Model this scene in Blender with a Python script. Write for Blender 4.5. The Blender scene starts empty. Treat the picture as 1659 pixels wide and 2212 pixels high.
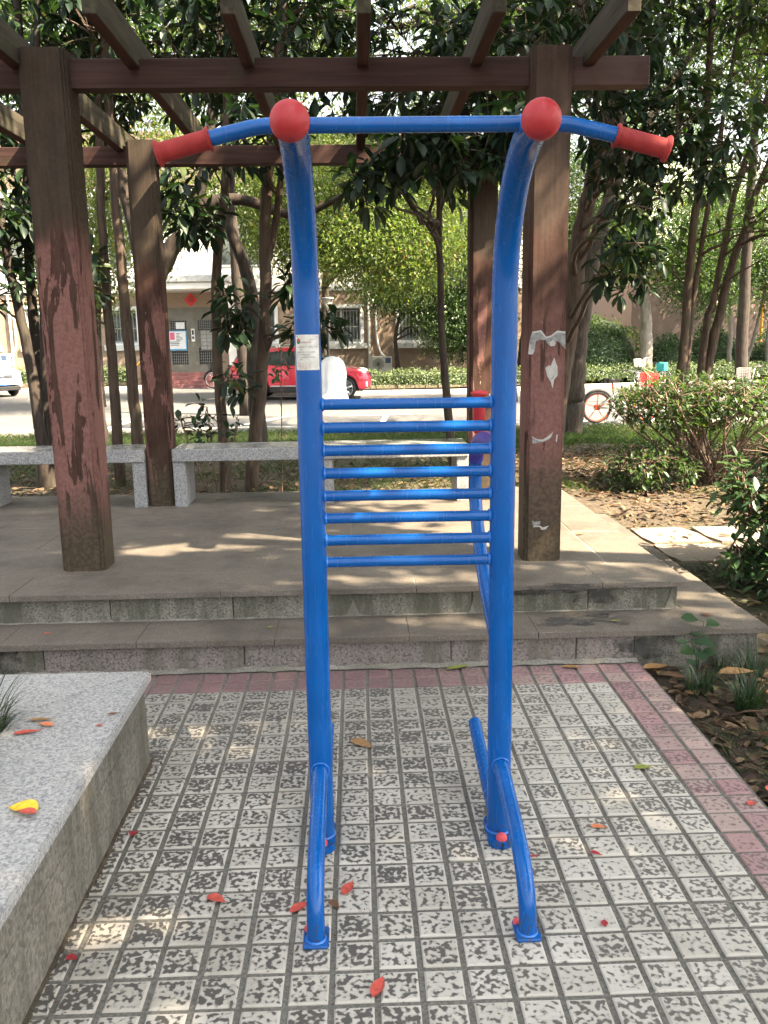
import bpy, bmesh, math, random
import numpy as np
from mathutils import Vector, Matrix
random.seed(7); RNG = np.random.default_rng(11)
S = bpy.context.scene; COL = S.collection
R = math.radians; PI = math.pi

# ------------------------------------------------------------ camera, sky, sun, exposure
CAM_H = 1.45
def setup_camera():
    p, y, r = R(11.2), R(1.65), R(0.85)
    fw = Vector((math.sin(y)*math.cos(p), math.cos(y)*math.cos(p), -math.sin(p)))
    rt0 = Vector((math.cos(y), -math.sin(y), 0)); up0 = rt0.cross(fw)
    rt = rt0*math.cos(r) - up0*math.sin(r); up = up0*math.cos(r) + rt0*math.sin(r)
    cd = bpy.data.cameras.new('camera'); co = bpy.data.objects.new('camera', cd); COL.objects.link(co)
    m = Matrix.Identity(4)
    for i in range(3):
        m[i][0] = rt[i]; m[i][1] = up[i]; m[i][2] = -fw[i]
    m[2][3] = CAM_H
    co.matrix_world = m
    cd.sensor_fit = 'HORIZONTAL'; cd.sensor_width = 36; cd.lens = 1870/1659*36
    cd.clip_start = 0.05; cd.clip_end = 900
    S.camera = co
setup_camera()
SUN_AZ, SUN_EL = R(118), R(47)
w = bpy.data.worlds.new('World'); S.world = w; w.use_nodes = True
wn = w.node_tree; bg = wn.nodes['Background']
sky = wn.nodes.new('ShaderNodeTexSky'); sky.sky_type = 'NISHITA'; sky.sun_disc = False
sky.sun_elevation = SUN_EL; sky.sun_rotation = SUN_AZ; sky.air_density = 1.0; sky.dust_density = 4.0; sky.ozone_density = 1.0
hz = wn.nodes.new('ShaderNodeHueSaturation'); hz.inputs['Saturation'].default_value = .16   # thin white haze: the sky in the photograph has no blue
wn.links.new(sky.outputs[0], hz.inputs['Color']); wn.links.new(hz.outputs[0], bg.inputs[0]); bg.inputs[1].default_value = 0.08
sl = bpy.data.lights.new('sun', 'SUN'); sl.energy = 5.0; sl.angle = R(0.53); sl.color = (1.0, 0.83, 0.60)
so = bpy.data.objects.new('sun', sl); COL.objects.link(so)
sd = Vector((math.cos(SUN_EL)*math.sin(SUN_AZ), math.cos(SUN_EL)*math.cos(SUN_AZ), math.sin(SUN_EL)))
so.rotation_euler = sd.to_track_quat('Z', 'Y').to_euler(); so.location = sd*60
S.view_settings.view_transform = 'Standard'; S.view_settings.look = 'None'
S.view_settings.exposure = 2.8; S.view_settings.gamma = 1.0; S.view_settings.use_curve_mapping = False
try:
    S.cycles.max_bounces = 5; S.cycles.diffuse_bounces = 3; S.cycles.glossy_bounces = 2
    S.cycles.transmission_bounces = 3; S.cycles.transparent_max_bounces = 6; S.cycles.use_adaptive_sampling = True; S.cycles.adaptive_threshold = .03
    S.cycles.use_denoising = True; S.cycles.caustics_reflective = False; S.cycles.caustics_refractive = False
    S.cycles.sample_clamp_indirect = 6.0
except Exception: pass

# ------------------------------------------------------------ node helpers
class NT:
    def __init__(s, name):
        s.m = bpy.data.materials.new(name); s.m.use_nodes = True
        s.t = s.m.node_tree; s.b = s.t.nodes['Principled BSDF']; s.out = s.t.nodes['Material Output']
    def n(s, typ, **kw):
        nd = s.t.nodes.new(typ)
        for k, v in kw.items(): setattr(nd, k, v)
        return nd
    def put(s, sock, v):
        if isinstance(v, bpy.types.NodeSocket): s.t.links.new(v, sock)
        elif v is not None:
            if hasattr(sock.default_value, '__len__') and not hasattr(v, '__len__'): v = [v]*len(sock.default_value)
            if hasattr(sock.default_value, '__len__') and len(sock.default_value) == 4 and len(v) == 3: v = (*v, 1)
            sock.default_value = v
    def pos(s): return s.n('ShaderNodeNewGeometry').outputs['Position']
    def objc(s): return s.n('ShaderNodeTexCoord').outputs['Object']
    def vmul(s, v, k):
        a = s.n('ShaderNodeVectorMath', operation='MULTIPLY'); s.put(a.inputs[0], v); s.put(a.inputs[1], k); return a.outputs[0]
    def vadd(s, v, k):
        a = s.n('ShaderNodeVectorMath', operation='ADD'); s.put(a.inputs[0], v); s.put(a.inputs[1], k); return a.outputs[0]
    def sep(s, v):
        a = s.n('ShaderNodeSeparateXYZ'); s.put(a.inputs[0], v); return a.outputs
    def comb(s, x, y, z):
        a = s.n('ShaderNodeCombineXYZ'); s.put(a.inputs[0], x); s.put(a.inputs[1], y); s.put(a.inputs[2], z); return a.outputs[0]
    def noise(s, v, scale, detail=3, rough=.55, dist=0):
        a = s.n('ShaderNodeTexNoise'); s.put(a.inputs['Vector'], v); s.put(a.inputs['Scale'], scale)
        s.put(a.inputs['Detail'], detail); s.put(a.inputs['Roughness'], rough); s.put(a.inputs['Distortion'], dist); return a.outputs[0]
    def vor(s, v, scale, feature='F1', out=0):
        a = s.n('ShaderNodeTexVoronoi', feature=feature); s.put(a.inputs['Vector'], v); s.put(a.inputs['Scale'], scale); return a.outputs[out]
    def white(s, v):
        a = s.n('ShaderNodeTexWhiteNoise'); s.put(a.inputs['Vector'], v); return a.outputs[0]
    def math(s, op, a, b=0.0, c=None, clamp=False):
        x = s.n('ShaderNodeMath', operation=op, use_clamp=clamp); s.put(x.inputs[0], a); s.put(x.inputs[1], b)
        if c is not None: s.put(x.inputs[2], c)
        return x.outputs[0]
    def step(s, v, lo, hi, a=0.0, b=1.0):
        x = s.n('ShaderNodeMapRange', interpolation_type='SMOOTHSTEP'); s.put(x.inputs[0], v); s.put(x.inputs[1], lo); s.put(x.inputs[2], hi)
        s.put(x.inputs[3], a); s.put(x.inputs[4], b); return x.outputs[0]
    def mix(s, f, a, b, mode='MIX'):
        x = s.n('ShaderNodeMix', data_type='RGBA', blend_type=mode); s.put(x.inputs[0], f); s.put(x.inputs[6], a); s.put(x.inputs[7], b); return x.outputs[2]
    def ramp(s, f, stops):
        x = s.n('ShaderNodeValToRGB'); s.put(x.inputs[0], f); e = x.color_ramp.elements
        while len(e) < len(stops): e.new(0.5)
        for i, (p, c) in enumerate(stops): e[i].position = p; e[i].color = (*c, 1)
        return x.outputs[0]
    def attr(s, name):
        a = s.n('ShaderNodeAttribute'); a.attribute_name = name; return a.outputs['Fac']
    def bump(s, h, strength=.3, dist=.01):
        b = s.n('ShaderNodeBump'); s.put(b.inputs['Height'], h); s.put(b.inputs['Strength'], strength); s.put(b.inputs['Distance'], dist)
        s.put(s.b.inputs['Normal'], b.outputs[0]); return b.outputs[0]
    def fin(s, col=None, rough=None, metal=None, coat=None, spec=None, coat_rough=None):
        s.put(s.b.inputs['Base Color'], col); s.put(s.b.inputs['Roughness'], rough)
        if metal is not None: s.put(s.b.inputs['Metallic'], metal)
        if coat is not None: s.put(s.b.inputs['Coat Weight'], coat)
        if coat_rough is not None: s.put(s.b.inputs['Coat Roughness'], coat_rough)
        if spec is not None: s.put(s.b.inputs['Specular IOR Level'], spec)
        return s.m
M = {}
def simple(name, col, rough=.6, metal=0, var=.12, scale=30, coat=None, bump=0, spec=None):
    t = NT(name); p = t.pos()
    n = t.noise(p, scale, 4)
    c = t.mix(t.step(n, .3, .7), tuple(c*(1-var) for c in col), tuple(min(1, c*(1+var)) for c in col))
    rr = t.step(n, .2, .8, max(0.02, rough-.06), min(1, rough+.06))
    if bump: t.bump(n, bump, .004)
    M[name] = t.fin(c, rr, metal, coat, spec); return M[name]

def make_materials():
    # blue powder-coat: slight orange peel, faint scuffs
    t = NT('blue_paint'); p = t.pos(); n = t.noise(p, 9, 4); f = t.noise(p, 420, 2); sc = t.noise(t.vmul(p, (60, 60, 6)), 1.5, 5)
    c = t.mix(t.step(n, .3, .7), (.0, .084, .33), (.001, .098, .38))
    c = t.mix(t.step(sc, .72, .82, 0, .18), c, (.05, .16, .45))
    chips = t.step(t.noise(t.vadd(p, (3.1, 1, 0)), 55, 2), .785, .795)
    c = t.mix(chips, c, (.02, .02, .03))
    zz = t.sep(p)[2]; ru = t.math('MULTIPLY', t.step(zz, .015, .10, .8, 0), t.step(t.noise(p, 75, 4, .65), .50, .62)); c = t.mix(ru, c, (.045, .05, .07)); gr = t.math('MULTIPLY', t.step(t.noise(t.vmul(p, (14, 14, 3)), 1, 5, .6), .5, .75), .22); c = t.mix(gr, c, (.02, .07, .24))
    t.bump(f, .02, .001); M['blue_paint'] = t.fin(c, t.step(sc, .3, .8, .22, .30), 0, .12, .35, .05)
    t = NT('weld_paint'); p = t.pos(); n = t.noise(p, 160, 3); t.bump(n, .6, .003)
    M['weld_paint'] = t.fin(t.mix(n, (.004, .12, .52), (.03, .2, .62)), .35, 0, .3)
    t = NT('red_rubber'); p = t.pos(); n = t.noise(p, 24, 4); f = t.noise(p, 500, 2)
    c = t.mix(t.step(n, .3, .75), (.38, .016, .024), (.45, .034, .040)); t.bump(f, .25, .001)
    M['red_rubber'] = t.fin(c, t.step(n, .2, .8, .42, .62))
    t = NT('red_grip'); p = t.objc(); x = t.sep(p)[0]
    wv = t.math('SINE', t.math('MULTIPLY', x, 2600)); n = t.noise(t.pos(), 40, 4)
    c = t.mix(t.step(n, .3, .7), (.30, .018, .020), (.37, .030, .028)); t.bump(wv, .5, .0015)
    M['red_grip'] = t.fin(c, .68)
    simple('red_cap', (.68, .09, .10), .5)
    simple('pad_tape', (.05, .04, .30), .42, var=.5, scale=40)
    simple('steel_plate', (.62, .62, .58), .42, .25, var=.14, scale=60)
    simple('rivet', (.7, .7, .7), .3, .8)
    simple('print_dark', (.05, .05, .05), .6); simple('print_red', (.34, .04, .05), .6)
    simple('print_green', (.02, .16, .08), .6); simple('print_redlogo', (.55, .07, .06), .6); simple('print_white', (.85, .85, .85), .5)
    # paving tile
    def tile(name, light, dark, amount):
        t = NT(name); p = t.pos()
        g = t.vmul(t.vadd(p, (-.018, -1.682, 0)), (1/.1035, 1/.1053, 0))
        cell = t.n('ShaderNodeVectorMath', operation='FLOOR'); t.put(cell.inputs[0], g); rnd = t.white(cell.outputs[0])
        rnd2 = t.white(t.vadd(cell.outputs[0], (17.3, 5.1, 0)))
        fr = t.n('ShaderNodeVectorMath', operation='FRACTION'); t.put(fr.inputs[0], g); q = t.sep(fr.outputs[0])
        ex = t.math('ABSOLUTE', t.math('SUBTRACT', q[0], .5)); ey = t.math('ABSOLUTE', t.math('SUBTRACT', q[1], .5))
        edge = t.step(t.math('MAXIMUM', ex, ey), .34, .42)
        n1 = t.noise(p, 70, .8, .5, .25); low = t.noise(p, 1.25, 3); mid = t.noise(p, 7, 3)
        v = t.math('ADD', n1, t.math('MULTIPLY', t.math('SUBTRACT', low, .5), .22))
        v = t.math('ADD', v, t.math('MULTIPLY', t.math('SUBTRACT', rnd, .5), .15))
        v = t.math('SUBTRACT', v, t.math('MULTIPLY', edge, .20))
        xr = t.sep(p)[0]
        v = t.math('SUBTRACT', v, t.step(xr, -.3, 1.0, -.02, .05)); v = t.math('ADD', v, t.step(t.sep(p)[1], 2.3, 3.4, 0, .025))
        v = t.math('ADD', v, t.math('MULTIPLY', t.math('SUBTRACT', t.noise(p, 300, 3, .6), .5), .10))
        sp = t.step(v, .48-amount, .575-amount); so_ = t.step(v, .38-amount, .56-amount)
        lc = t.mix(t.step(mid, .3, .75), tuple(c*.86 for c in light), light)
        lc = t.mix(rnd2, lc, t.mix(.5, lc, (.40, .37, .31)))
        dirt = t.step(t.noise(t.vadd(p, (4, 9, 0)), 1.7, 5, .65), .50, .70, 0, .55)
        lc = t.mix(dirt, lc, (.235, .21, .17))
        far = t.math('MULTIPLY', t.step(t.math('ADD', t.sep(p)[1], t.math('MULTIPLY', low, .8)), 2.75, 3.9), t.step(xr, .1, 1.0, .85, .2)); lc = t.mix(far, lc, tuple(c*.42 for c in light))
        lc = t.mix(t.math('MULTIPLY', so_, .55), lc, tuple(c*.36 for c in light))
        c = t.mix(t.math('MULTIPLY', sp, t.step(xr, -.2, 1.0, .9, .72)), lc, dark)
        t.bump(t.math('SUBTRACT', t.math('MULTIPLY', n1, .35), sp), .35, .0016)
        M[name] = t.fin(c, t.step(n1, .2, .8, .74, .92))
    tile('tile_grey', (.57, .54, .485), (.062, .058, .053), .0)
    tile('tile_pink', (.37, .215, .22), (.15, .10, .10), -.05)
    # joint mortar
    t = NT('joint_sand'); p = t.pos(); n = t.noise(p, 130, 4); l = t.noise(p, 6, 3)
    c = t.mix(t.step(n, .35, .7), (.115, .11, .097), (.20, .19, .17)); c = t.mix(t.step(l, .55, .75, 0, .5), c, (.10, .085, .05))
    t.bump(n, .5, .004); M['joint_sand'] = t.fin(c, .95)
    # granites
    def granite(name, a, b, c3, sc, stain=(.09, .085, .06), st=(.55, .75, .6), vert=False, rough=.7, sheen=None):
        t = NT(name); p = t.pos(); n = t.noise(p, sc, 3, .7); v = t.vor(p, sc*1.4, out=1)
        vv = t.sep(v)[0]
        c = t.mix(t.step(n, .36, .66), a, b); c = t.mix(t.step(vv, .72, .86), c, c3)
        sp = t.vmul(p, (6, 6, 1.2)) if vert else p
        d = t.noise(sp, 2.6 if not vert else 1.6, 6, .68); c = t.mix(t.step(d, st[0], st[1], 0, st[2]), c, stain)
        e = t.noise(t.vadd(p, (7, 3, 1)), 1.1, 4, .6); c = t.mix(t.step(e, .4, .7, 0, .25), c, tuple(x*.7 for x in a))
        t.bump(n, .18, .002); M[name] = t.fin(c, t.step(d, .3, .8, rough-.12, rough+.12))
    granite('granite_floor', (.098, .083, .067), (.158, .136, .112), (.20, .176, .148), 190, (.060, .050, .039), (.42, .72, .7))
    granite('granite_riser', (.17, .145, .132), (.28, .25, .23), (.10, .09, .085), 95, (.105, .10, .07), (.44, .66, .75), True, .82)
    granite('granite_riser_mossy', (.16, .15, .12), (.29, .27, .23), (.09, .09, .075), 110, (.065, .068, .045), (.36, .62, .85), True, .85)
    granite('granite_cap', (.30, .295, .285), (.48, .475, .46), (.23, .23, .235), 105, (.30, .28, .25), (.5, .75, .5), False, .75)
    granite('granite_bench', (.22, .225, .23), (.40, .40, .40), (.14, .145, .15), 120, (.16, .155, .14), (.55, .75, .4), False, .5)
    granite('granite_bench_top', (.22, .225, .225), (.33, .33, .32), (.16, .165, .17), 120, (.2, .19, .17), (.55, .75, .3), False, .26)
    granite('planter_wall', (.165, .15, .122), (.26, .24, .20), (.13, .12, .095), 70, (.085, .078, .058), (.40, .68, .75), True, .88)
    granite('mortar', (.22, .21, .18), (.34, .325, .29), (.17, .16, .135), 150, (.11, .105, .075), (.36, .66, .7), False, .92)
    granite('kerb_stone', (.40, .385, .35), (.52, .50, .46), (.3, .29, .27), 60, (.25, .23, .19), (.45, .7, .6), False, .85)
    granite('flagstone', (.22, .18, .14), (.30, .25, .195), (.18, .15, .12), 60, (.28, .2, .13), (.45, .7, .6), False, .85)
    t = NT('soot'); p = t.pos(); n = t.noise(p, 26, 5, .7); t.fin((.02, .019, .018), .95)
    M['soot'] = t.m
    # painted, weathered timber-look concrete
    def post_mat(name, pink_lo, pink_hi, pink_amt, tan, zmoss, seed):
        t = NT(name); p = t.vadd(t.pos(), (seed, seed*.7, 0)); z = t.sep(t.pos())[2]
        sv = t.vmul(p, (9, 9, 1.6)); n = t.noise(sv, 1.3, 6, .62, .6); st = t.noise(t.vmul(p, (70, 70, 2.2)), 1, 4, .6)
        fine = t.noise(p, 55, 4); blot = t.noise(p, 6.5, 5, .6, .4)
        br = t.mix(t.step(t.math('ADD', t.math('MULTIPLY', st, .35), t.math('MULTIPLY', t.noise(t.vmul(p, (14, 14, 5)), 1, 5, .65), .65)), .34, .68), (.034, .017, .012), (.080, .042, .031))
        pk = t.mix(t.step(fine, .3, .7), (.150, .070, .060), (.205, .105, .090))
        band = t.math('MULTIPLY', t.step(t.math('ADD', z, t.math('MULTIPLY', blot, .35)), pink_lo, pink_lo+.35), t.step(t.math('ADD', z, t.math('MULTIPLY', blot, .5)), pink_hi, pink_hi+.45, 1, 0))
        msk = t.math('MULTIPLY', t.step(n, .49-pink_amt, .515-pink_amt), band)
        c = t.mix(msk, br, pk)
        tn = t.mix(t.step(t.math('ADD', t.math('MULTIPLY', st, .35), t.math('MULTIPLY', t.noise(t.vmul(p, (11, 11, 4)), 1, 5, .65), .65)), .36, .66), tan, tuple(x*1.55 for x in tan))
        up = t.step(t.math('ADD', z, t.math('MULTIPLY', n, .5)), 2.16, 2.30); c = t.mix(t.math('MULTIPLY', up, .85), c, tn)
        # small bare flakes of undercoat
        fl = t.step(t.noise(t.vadd(sv, (5, 2, 8)), 5.5, 3), .735, .75); c = t.mix(t.math('MULTIPLY', fl, band), c, (.48, .42, .36))
        ms = t.step(t.math('SUBTRACT', z, t.math('MULTIPLY', blot, .55)), zmoss-.25, zmoss+.12, .85, 0); c = t.mix(ms, c, t.mix(t.step(fine, .3, .7), (.04, .032, .02), (.085, .07, .045)))
        sc = t.step(t.noise(t.vmul(p, (30, 30, 5)), 1, 5, .65), .57, .7, 0, .65); c = t.mix(sc, c, (.035, .024, .018))
        t.bump(t.math('ADD', t.math('MULTIPLY', msk, 1.0), t.math('MULTIPLY', st, .2)), .35, .004)
        M[name] = t.fin(c, t.step(fine, .3, .7, .66, .88), spec=.2)
    post_mat('post_front_left', .55, 1.95, .05, (.030, .023, .016), .42, 0.0)
    post_mat('post_front_right', .50, 1.55, .10, (.052, .036, .027), .62, 3.7)
    post_mat('post_rear', .35, 1.75, -.05, (.042, .033, .024), .38, 8.1)
    t = NT('beam_wood'); p = t.pos(); st = t.noise(t.vmul(p, (2.0, 45, 45)), 1, 5, .6); b = t.noise(p, 5, 4)
    c = t.mix(t.step(st, .28, .74), (.026, .0125, .010), (.058, .029, .024)); c = t.mix(t.step(b, .58, .72, 0, .5), c, (.04, .036, .02))
    x = t.sep(p)[0]; c = t.mix(t.math('MULTIPLY', t.step(x, .3, 1.5, 0, .55), t.step(b, .3, .6)), c, (.12, .078, .070))
    t.bump(st, .25, .003); M['beam_wood'] = t.fin(c, .7, spec=.2)
    t = NT('rafter_wood'); p = t.pos(); st = t.noise(t.vmul(p, (45, 2.0, 45)), 1, 5, .6); b = t.noise(p, 6, 4)
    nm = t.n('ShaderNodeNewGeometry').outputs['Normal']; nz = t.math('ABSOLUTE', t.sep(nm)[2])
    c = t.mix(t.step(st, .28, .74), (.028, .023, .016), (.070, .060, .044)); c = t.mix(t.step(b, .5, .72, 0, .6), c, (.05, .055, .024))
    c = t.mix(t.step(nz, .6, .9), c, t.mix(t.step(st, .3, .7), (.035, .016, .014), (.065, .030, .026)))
    t.bump(st, .25, .003); M['rafter_wood'] = t.fin(c, .8, spec=.2)
    simple('paper_white', (.42, .415, .39), .8, var=.1); simple('paper_grey', (.22, .225, .22), .8, var=.3, scale=50)
    # soil, asphalt
    t = NT('soil'); p = t.pos(); n = t.noise(p, 22, 6, .7); l = t.noise(p, .7, 4)
    c = t.mix(t.step(n, .3, .7), (.035, .026, .018), (.11, .082, .052)); c = t.mix(t.step(l, .5, .66, 0, .6), c, (.05, .062, .025))
    t.bump(n, .7, .03); M['soil'] = t.fin(c, .95)
    t = NT('asphalt'); p = t.pos(); n = t.noise(p, 180, 3, .7); l = t.noise(p, .35, 5, .6)
    c = t.mix(t.step(n, .3, .7), (.075, .075, .075), (.125, .124, .122)); c = t.mix(t.step(l, .4, .7, 0, .5), c, (.145, .142, .138))
    t.bump(n, .3, .004); M['asphalt'] = t.fin(c, .88)
    simple('road_paint', (.78, .78, .75), .7, var=.1, scale=12)
    # bark
    def bark(name, a, b, sc=1.0, furrow=.6):
        t = NT(name); p = t.pos(); n = t.noise(t.vmul(p, (38*sc, 38*sc, 5*sc)), 1, 5, .65, .4); l = t.noise(p, 3, 4)
        c = t.mix(t.step(n, .32, .68), a, b); c = t.mix(t.step(l, .5, .72, 0, .5), c, (.07, .07, .045))
        t.bump(n, furrow, .012); M[name] = t.fin(c, .9)
    bark('bark_dark', (.018, .013, .010), (.055, .040, .030)); bark('bark_brown', (.045, .030, .021), (.115, .08, .055))
    bark('bark_furrowed', (.018, .014, .011), (.08, .058, .042), .75, 1.0); bark('bark_pale', (.14, .125, .105), (.26, .235, .20), .6, .3)
    bark('twig', (.085, .05, .035), (.19, .125, .09), 2)
    # leaves
    def leaf(name, stops, rough, trans, tcol, spec=.5):
        t = NT(name); r = t.attr('rnd'); c = t.ramp(r, stops); t.fin(c, rough, spec=spec)
        tr = t.n('ShaderNodeBsdfTranslucent'); t.put(tr.inputs[0], t.mix(1.0, c, tcol, 'MULTIPLY'))
        mx = t.n('ShaderNodeMixShader'); t.put(mx.inputs[0], trans); t.t.links.new(t.b.outputs[0], mx.inputs[1]); t.t.links.new(tr.outputs[0], mx.inputs[2])
        t.t.links.new(mx.outputs[0], t.out.inputs[0]); M[name] = t.m
    leaf('leaf_gloss', [(0, (.008, .019, .012)), (.55, (.015, .033, .018)), (.9, (.027, .052, .020)), (1, (.08, .095, .028))], .45, .18, (2.0, 2.4, .8), .3)
    leaf('leaf_mid', [(0, (.035, .065, .022)), (.6, (.055, .10, .030)), (.95, (.09, .13, .030)), (1, (.20, .17, .03))], .5, .35, (1.9, 2.2, .7), .3)
    leaf('leaf_bright', [(0, (.065, .11, .028)), (.5, (.105, .155, .042)), (.93, (.165, .20, .055)), (1, (.28, .15, .05))], .55, .5, (1.5, 1.6, .7))
    leaf('leaf_shrub', [(0, (.030, .058, .024)), (.6, (.055, .095, .036)), (.93, (.085, .13, .045)), (1, (.19, .18, .06))], .4, .3, (1.8, 2.1, .8))
    leaf('leaf_hedge', [(0, (.06, .10, .045)), (.5, (.12, .17, .07)), (1, (.24, .28, .13))], .5, .3, (1.5, 1.7, .8))
    leaf('leaf_round', [(0, (.022, .05, .022)), (.6, (.045, .088, .034)), (1, (.08, .14, .05))], .42, .25, (1.8, 2.1, .8))
    leaf('grass', [(0, (.018, .038, .012)), (.5, (.032, .062, .017)), (.9, (.052, .082, .022)), (1, (.11, .10, .045))], .5, .4, (1.7, 1.9, .7))
    leaf('grass_dark', [(0, (.016, .034, .018)), (.6, (.03, .06, .028)), (1, (.07, .095, .04))], .42, .25, (1.8, 2.1, .8))
    leaf('litter', [(0, (.035, .020, .012)), (.35, (.075, .046, .026)), (.65, (.135, .086, .048)), (.85, (.20, .135, .078)), (.94, (.14, .062, .028)), (1, (.22, .19, .07))], .75, .12, (1.3, 1.1, .7))
    leaf('weed_leaf', [(0, (.025, .06, .028)), (1, (.05, .10, .035))], .45, .35, (1.6, 2.0, .7))
    for nm, c in {'leaf_red': (.52, .085, .06), 'leaf_darkred': (.35, .03, .04), 'leaf_orange': (.66, .22, .10), 'leaf_yellow': (.78, .52, .03), 'leaf_tan': (.30, .17, .07), 'leaf_lime': (.22, .25, .05), 'leaf_brown': (.16, .075, .04)}.items():
        simple(nm, c, .5, var=.22, scale=90)
    # building
    t = NT('brick_wall'); tc = t.n('ShaderNodeTexCoord').outputs['Object']; q = t.sep(tc); v = t.comb(q[0], q[2], 0)
    br = t.n('ShaderNodeTexBrick'); t.put(br.inputs['Vector'], v); t.put(br.inputs['Scale'], 1.0); br.offset = .5
    t.put(br.inputs['Brick Width'], .215); t.put(br.inputs['Row Height'], .072); t.put(br.inputs['Mortar Size'], .008); t.put(br.inputs['Mortar Smooth'], .1)
    t.put(br.inputs['Color1'], (.255, .185, .130)); t.put(br.inputs['Color2'], (.31, .232, .165)); t.put(br.inputs['Mortar'], (.26, .20, .165))
    c = t.mix(t.step(t.noise(t.pos(), .8, 4), .4, .7, 0, .3), br.outputs[0], (.30, .22, .17)); t.bump(br.outputs[1], -.3, .006); M['brick_wall'] = t.fin(c, .85)
    simple('white_render', (.80, .79, .76), .8, var=.04, scale=3); simple('grey_trim', (.50, .51, .51), .7); simple('window_frame', (.74, .76, .77), .4)
    simple('stone_sill', (.52, .53, .53), .7); simple('step_red', (.25, .105, .10), .7, var=.08, scale=6)
    simple('steel_door', (.17, .165, .14), .45, .3, scale=4); simple('black_void', (.012, .012, .013), .5); simple('bar_steel', (.30, .305, .31), .45, .4)
    t = NT('window_glass'); n = t.noise(t.pos(), 2.2, 3); M['window_glass'] = t.fin(t.mix(t.step(n, .3, .7), (.035, .045, .045), (.13, .15, .15)), .08, 0, spec=.6)
    simple('curtain', (.40, .42, .42), .8); simple('pipe_white', (.72, .72, .70), .5); simple('ac_cream', (.66, .645, .59), .5, var=.05)
    simple('ac_dark', (.05, .052, .055), .6); simple('ac_label', (.06, .11, .2), .5); simple('board_white', (.75, .77, .80), .5); simple('board_blue', (.10, .36, .60), .5); simple('board_pink', (.62, .12, .22), .5)
    simple('fu_red', (.66, .03, .03), .6); simple('rail_yellow', (.62, .30, .02), .5); simple('wall_beige', (.20, .145, .122), .8, var=.06, scale=4)
    # vehicles
    def paint(name, col):
        t = NT(name); M[name] = t.fin(col, .28, 0, 1.0, coat_rough=.05)
    paint('car_red', (.62, .016, .045)); paint('car_white', (.80, .80, .79)); paint('bike_orange', (.50, .065, .012)); paint('bike_green', (.36, .50, .22)); paint('bike_silver', (.16, .165, .16))
    M['car_glass'] = NT('car_glass').fin((.025, .03, .035), .04, spec=.8)
    simple('tyre', (.022, .022, .023), .85); simple('rim', (.58, .58, .58), .3, .8); simple('trim_black', (.018, .018, .019), .5); simple('chrome', (.75, .75, .75), .15, 1)
    M['lamp_clear'] = NT('lamp_clear').fin((.75, .77, .78), .08, coat=1); M['lamp_red'] = NT('lamp_red').fin((.62, .02, .02), .1, coat=1)
    simple('plate_blue', (.02, .13, .55), .4); simple('cloth_white', (.84, .85, .88), .85, var=.03, scale=3); simple('sill_silver', (.5, .5, .5), .4, .4)
    simple('teal', (.03, .45, .48), .5); simple('basket_steel', (.45, .43, .40), .45, .5); simple('lamp_metal', (.035, .04, .05), .4, .3)
    t = NT('lamp_glass'); M['lamp_glass'] = t.fin((.62, .60, .52), .35)
make_materials()

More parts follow.
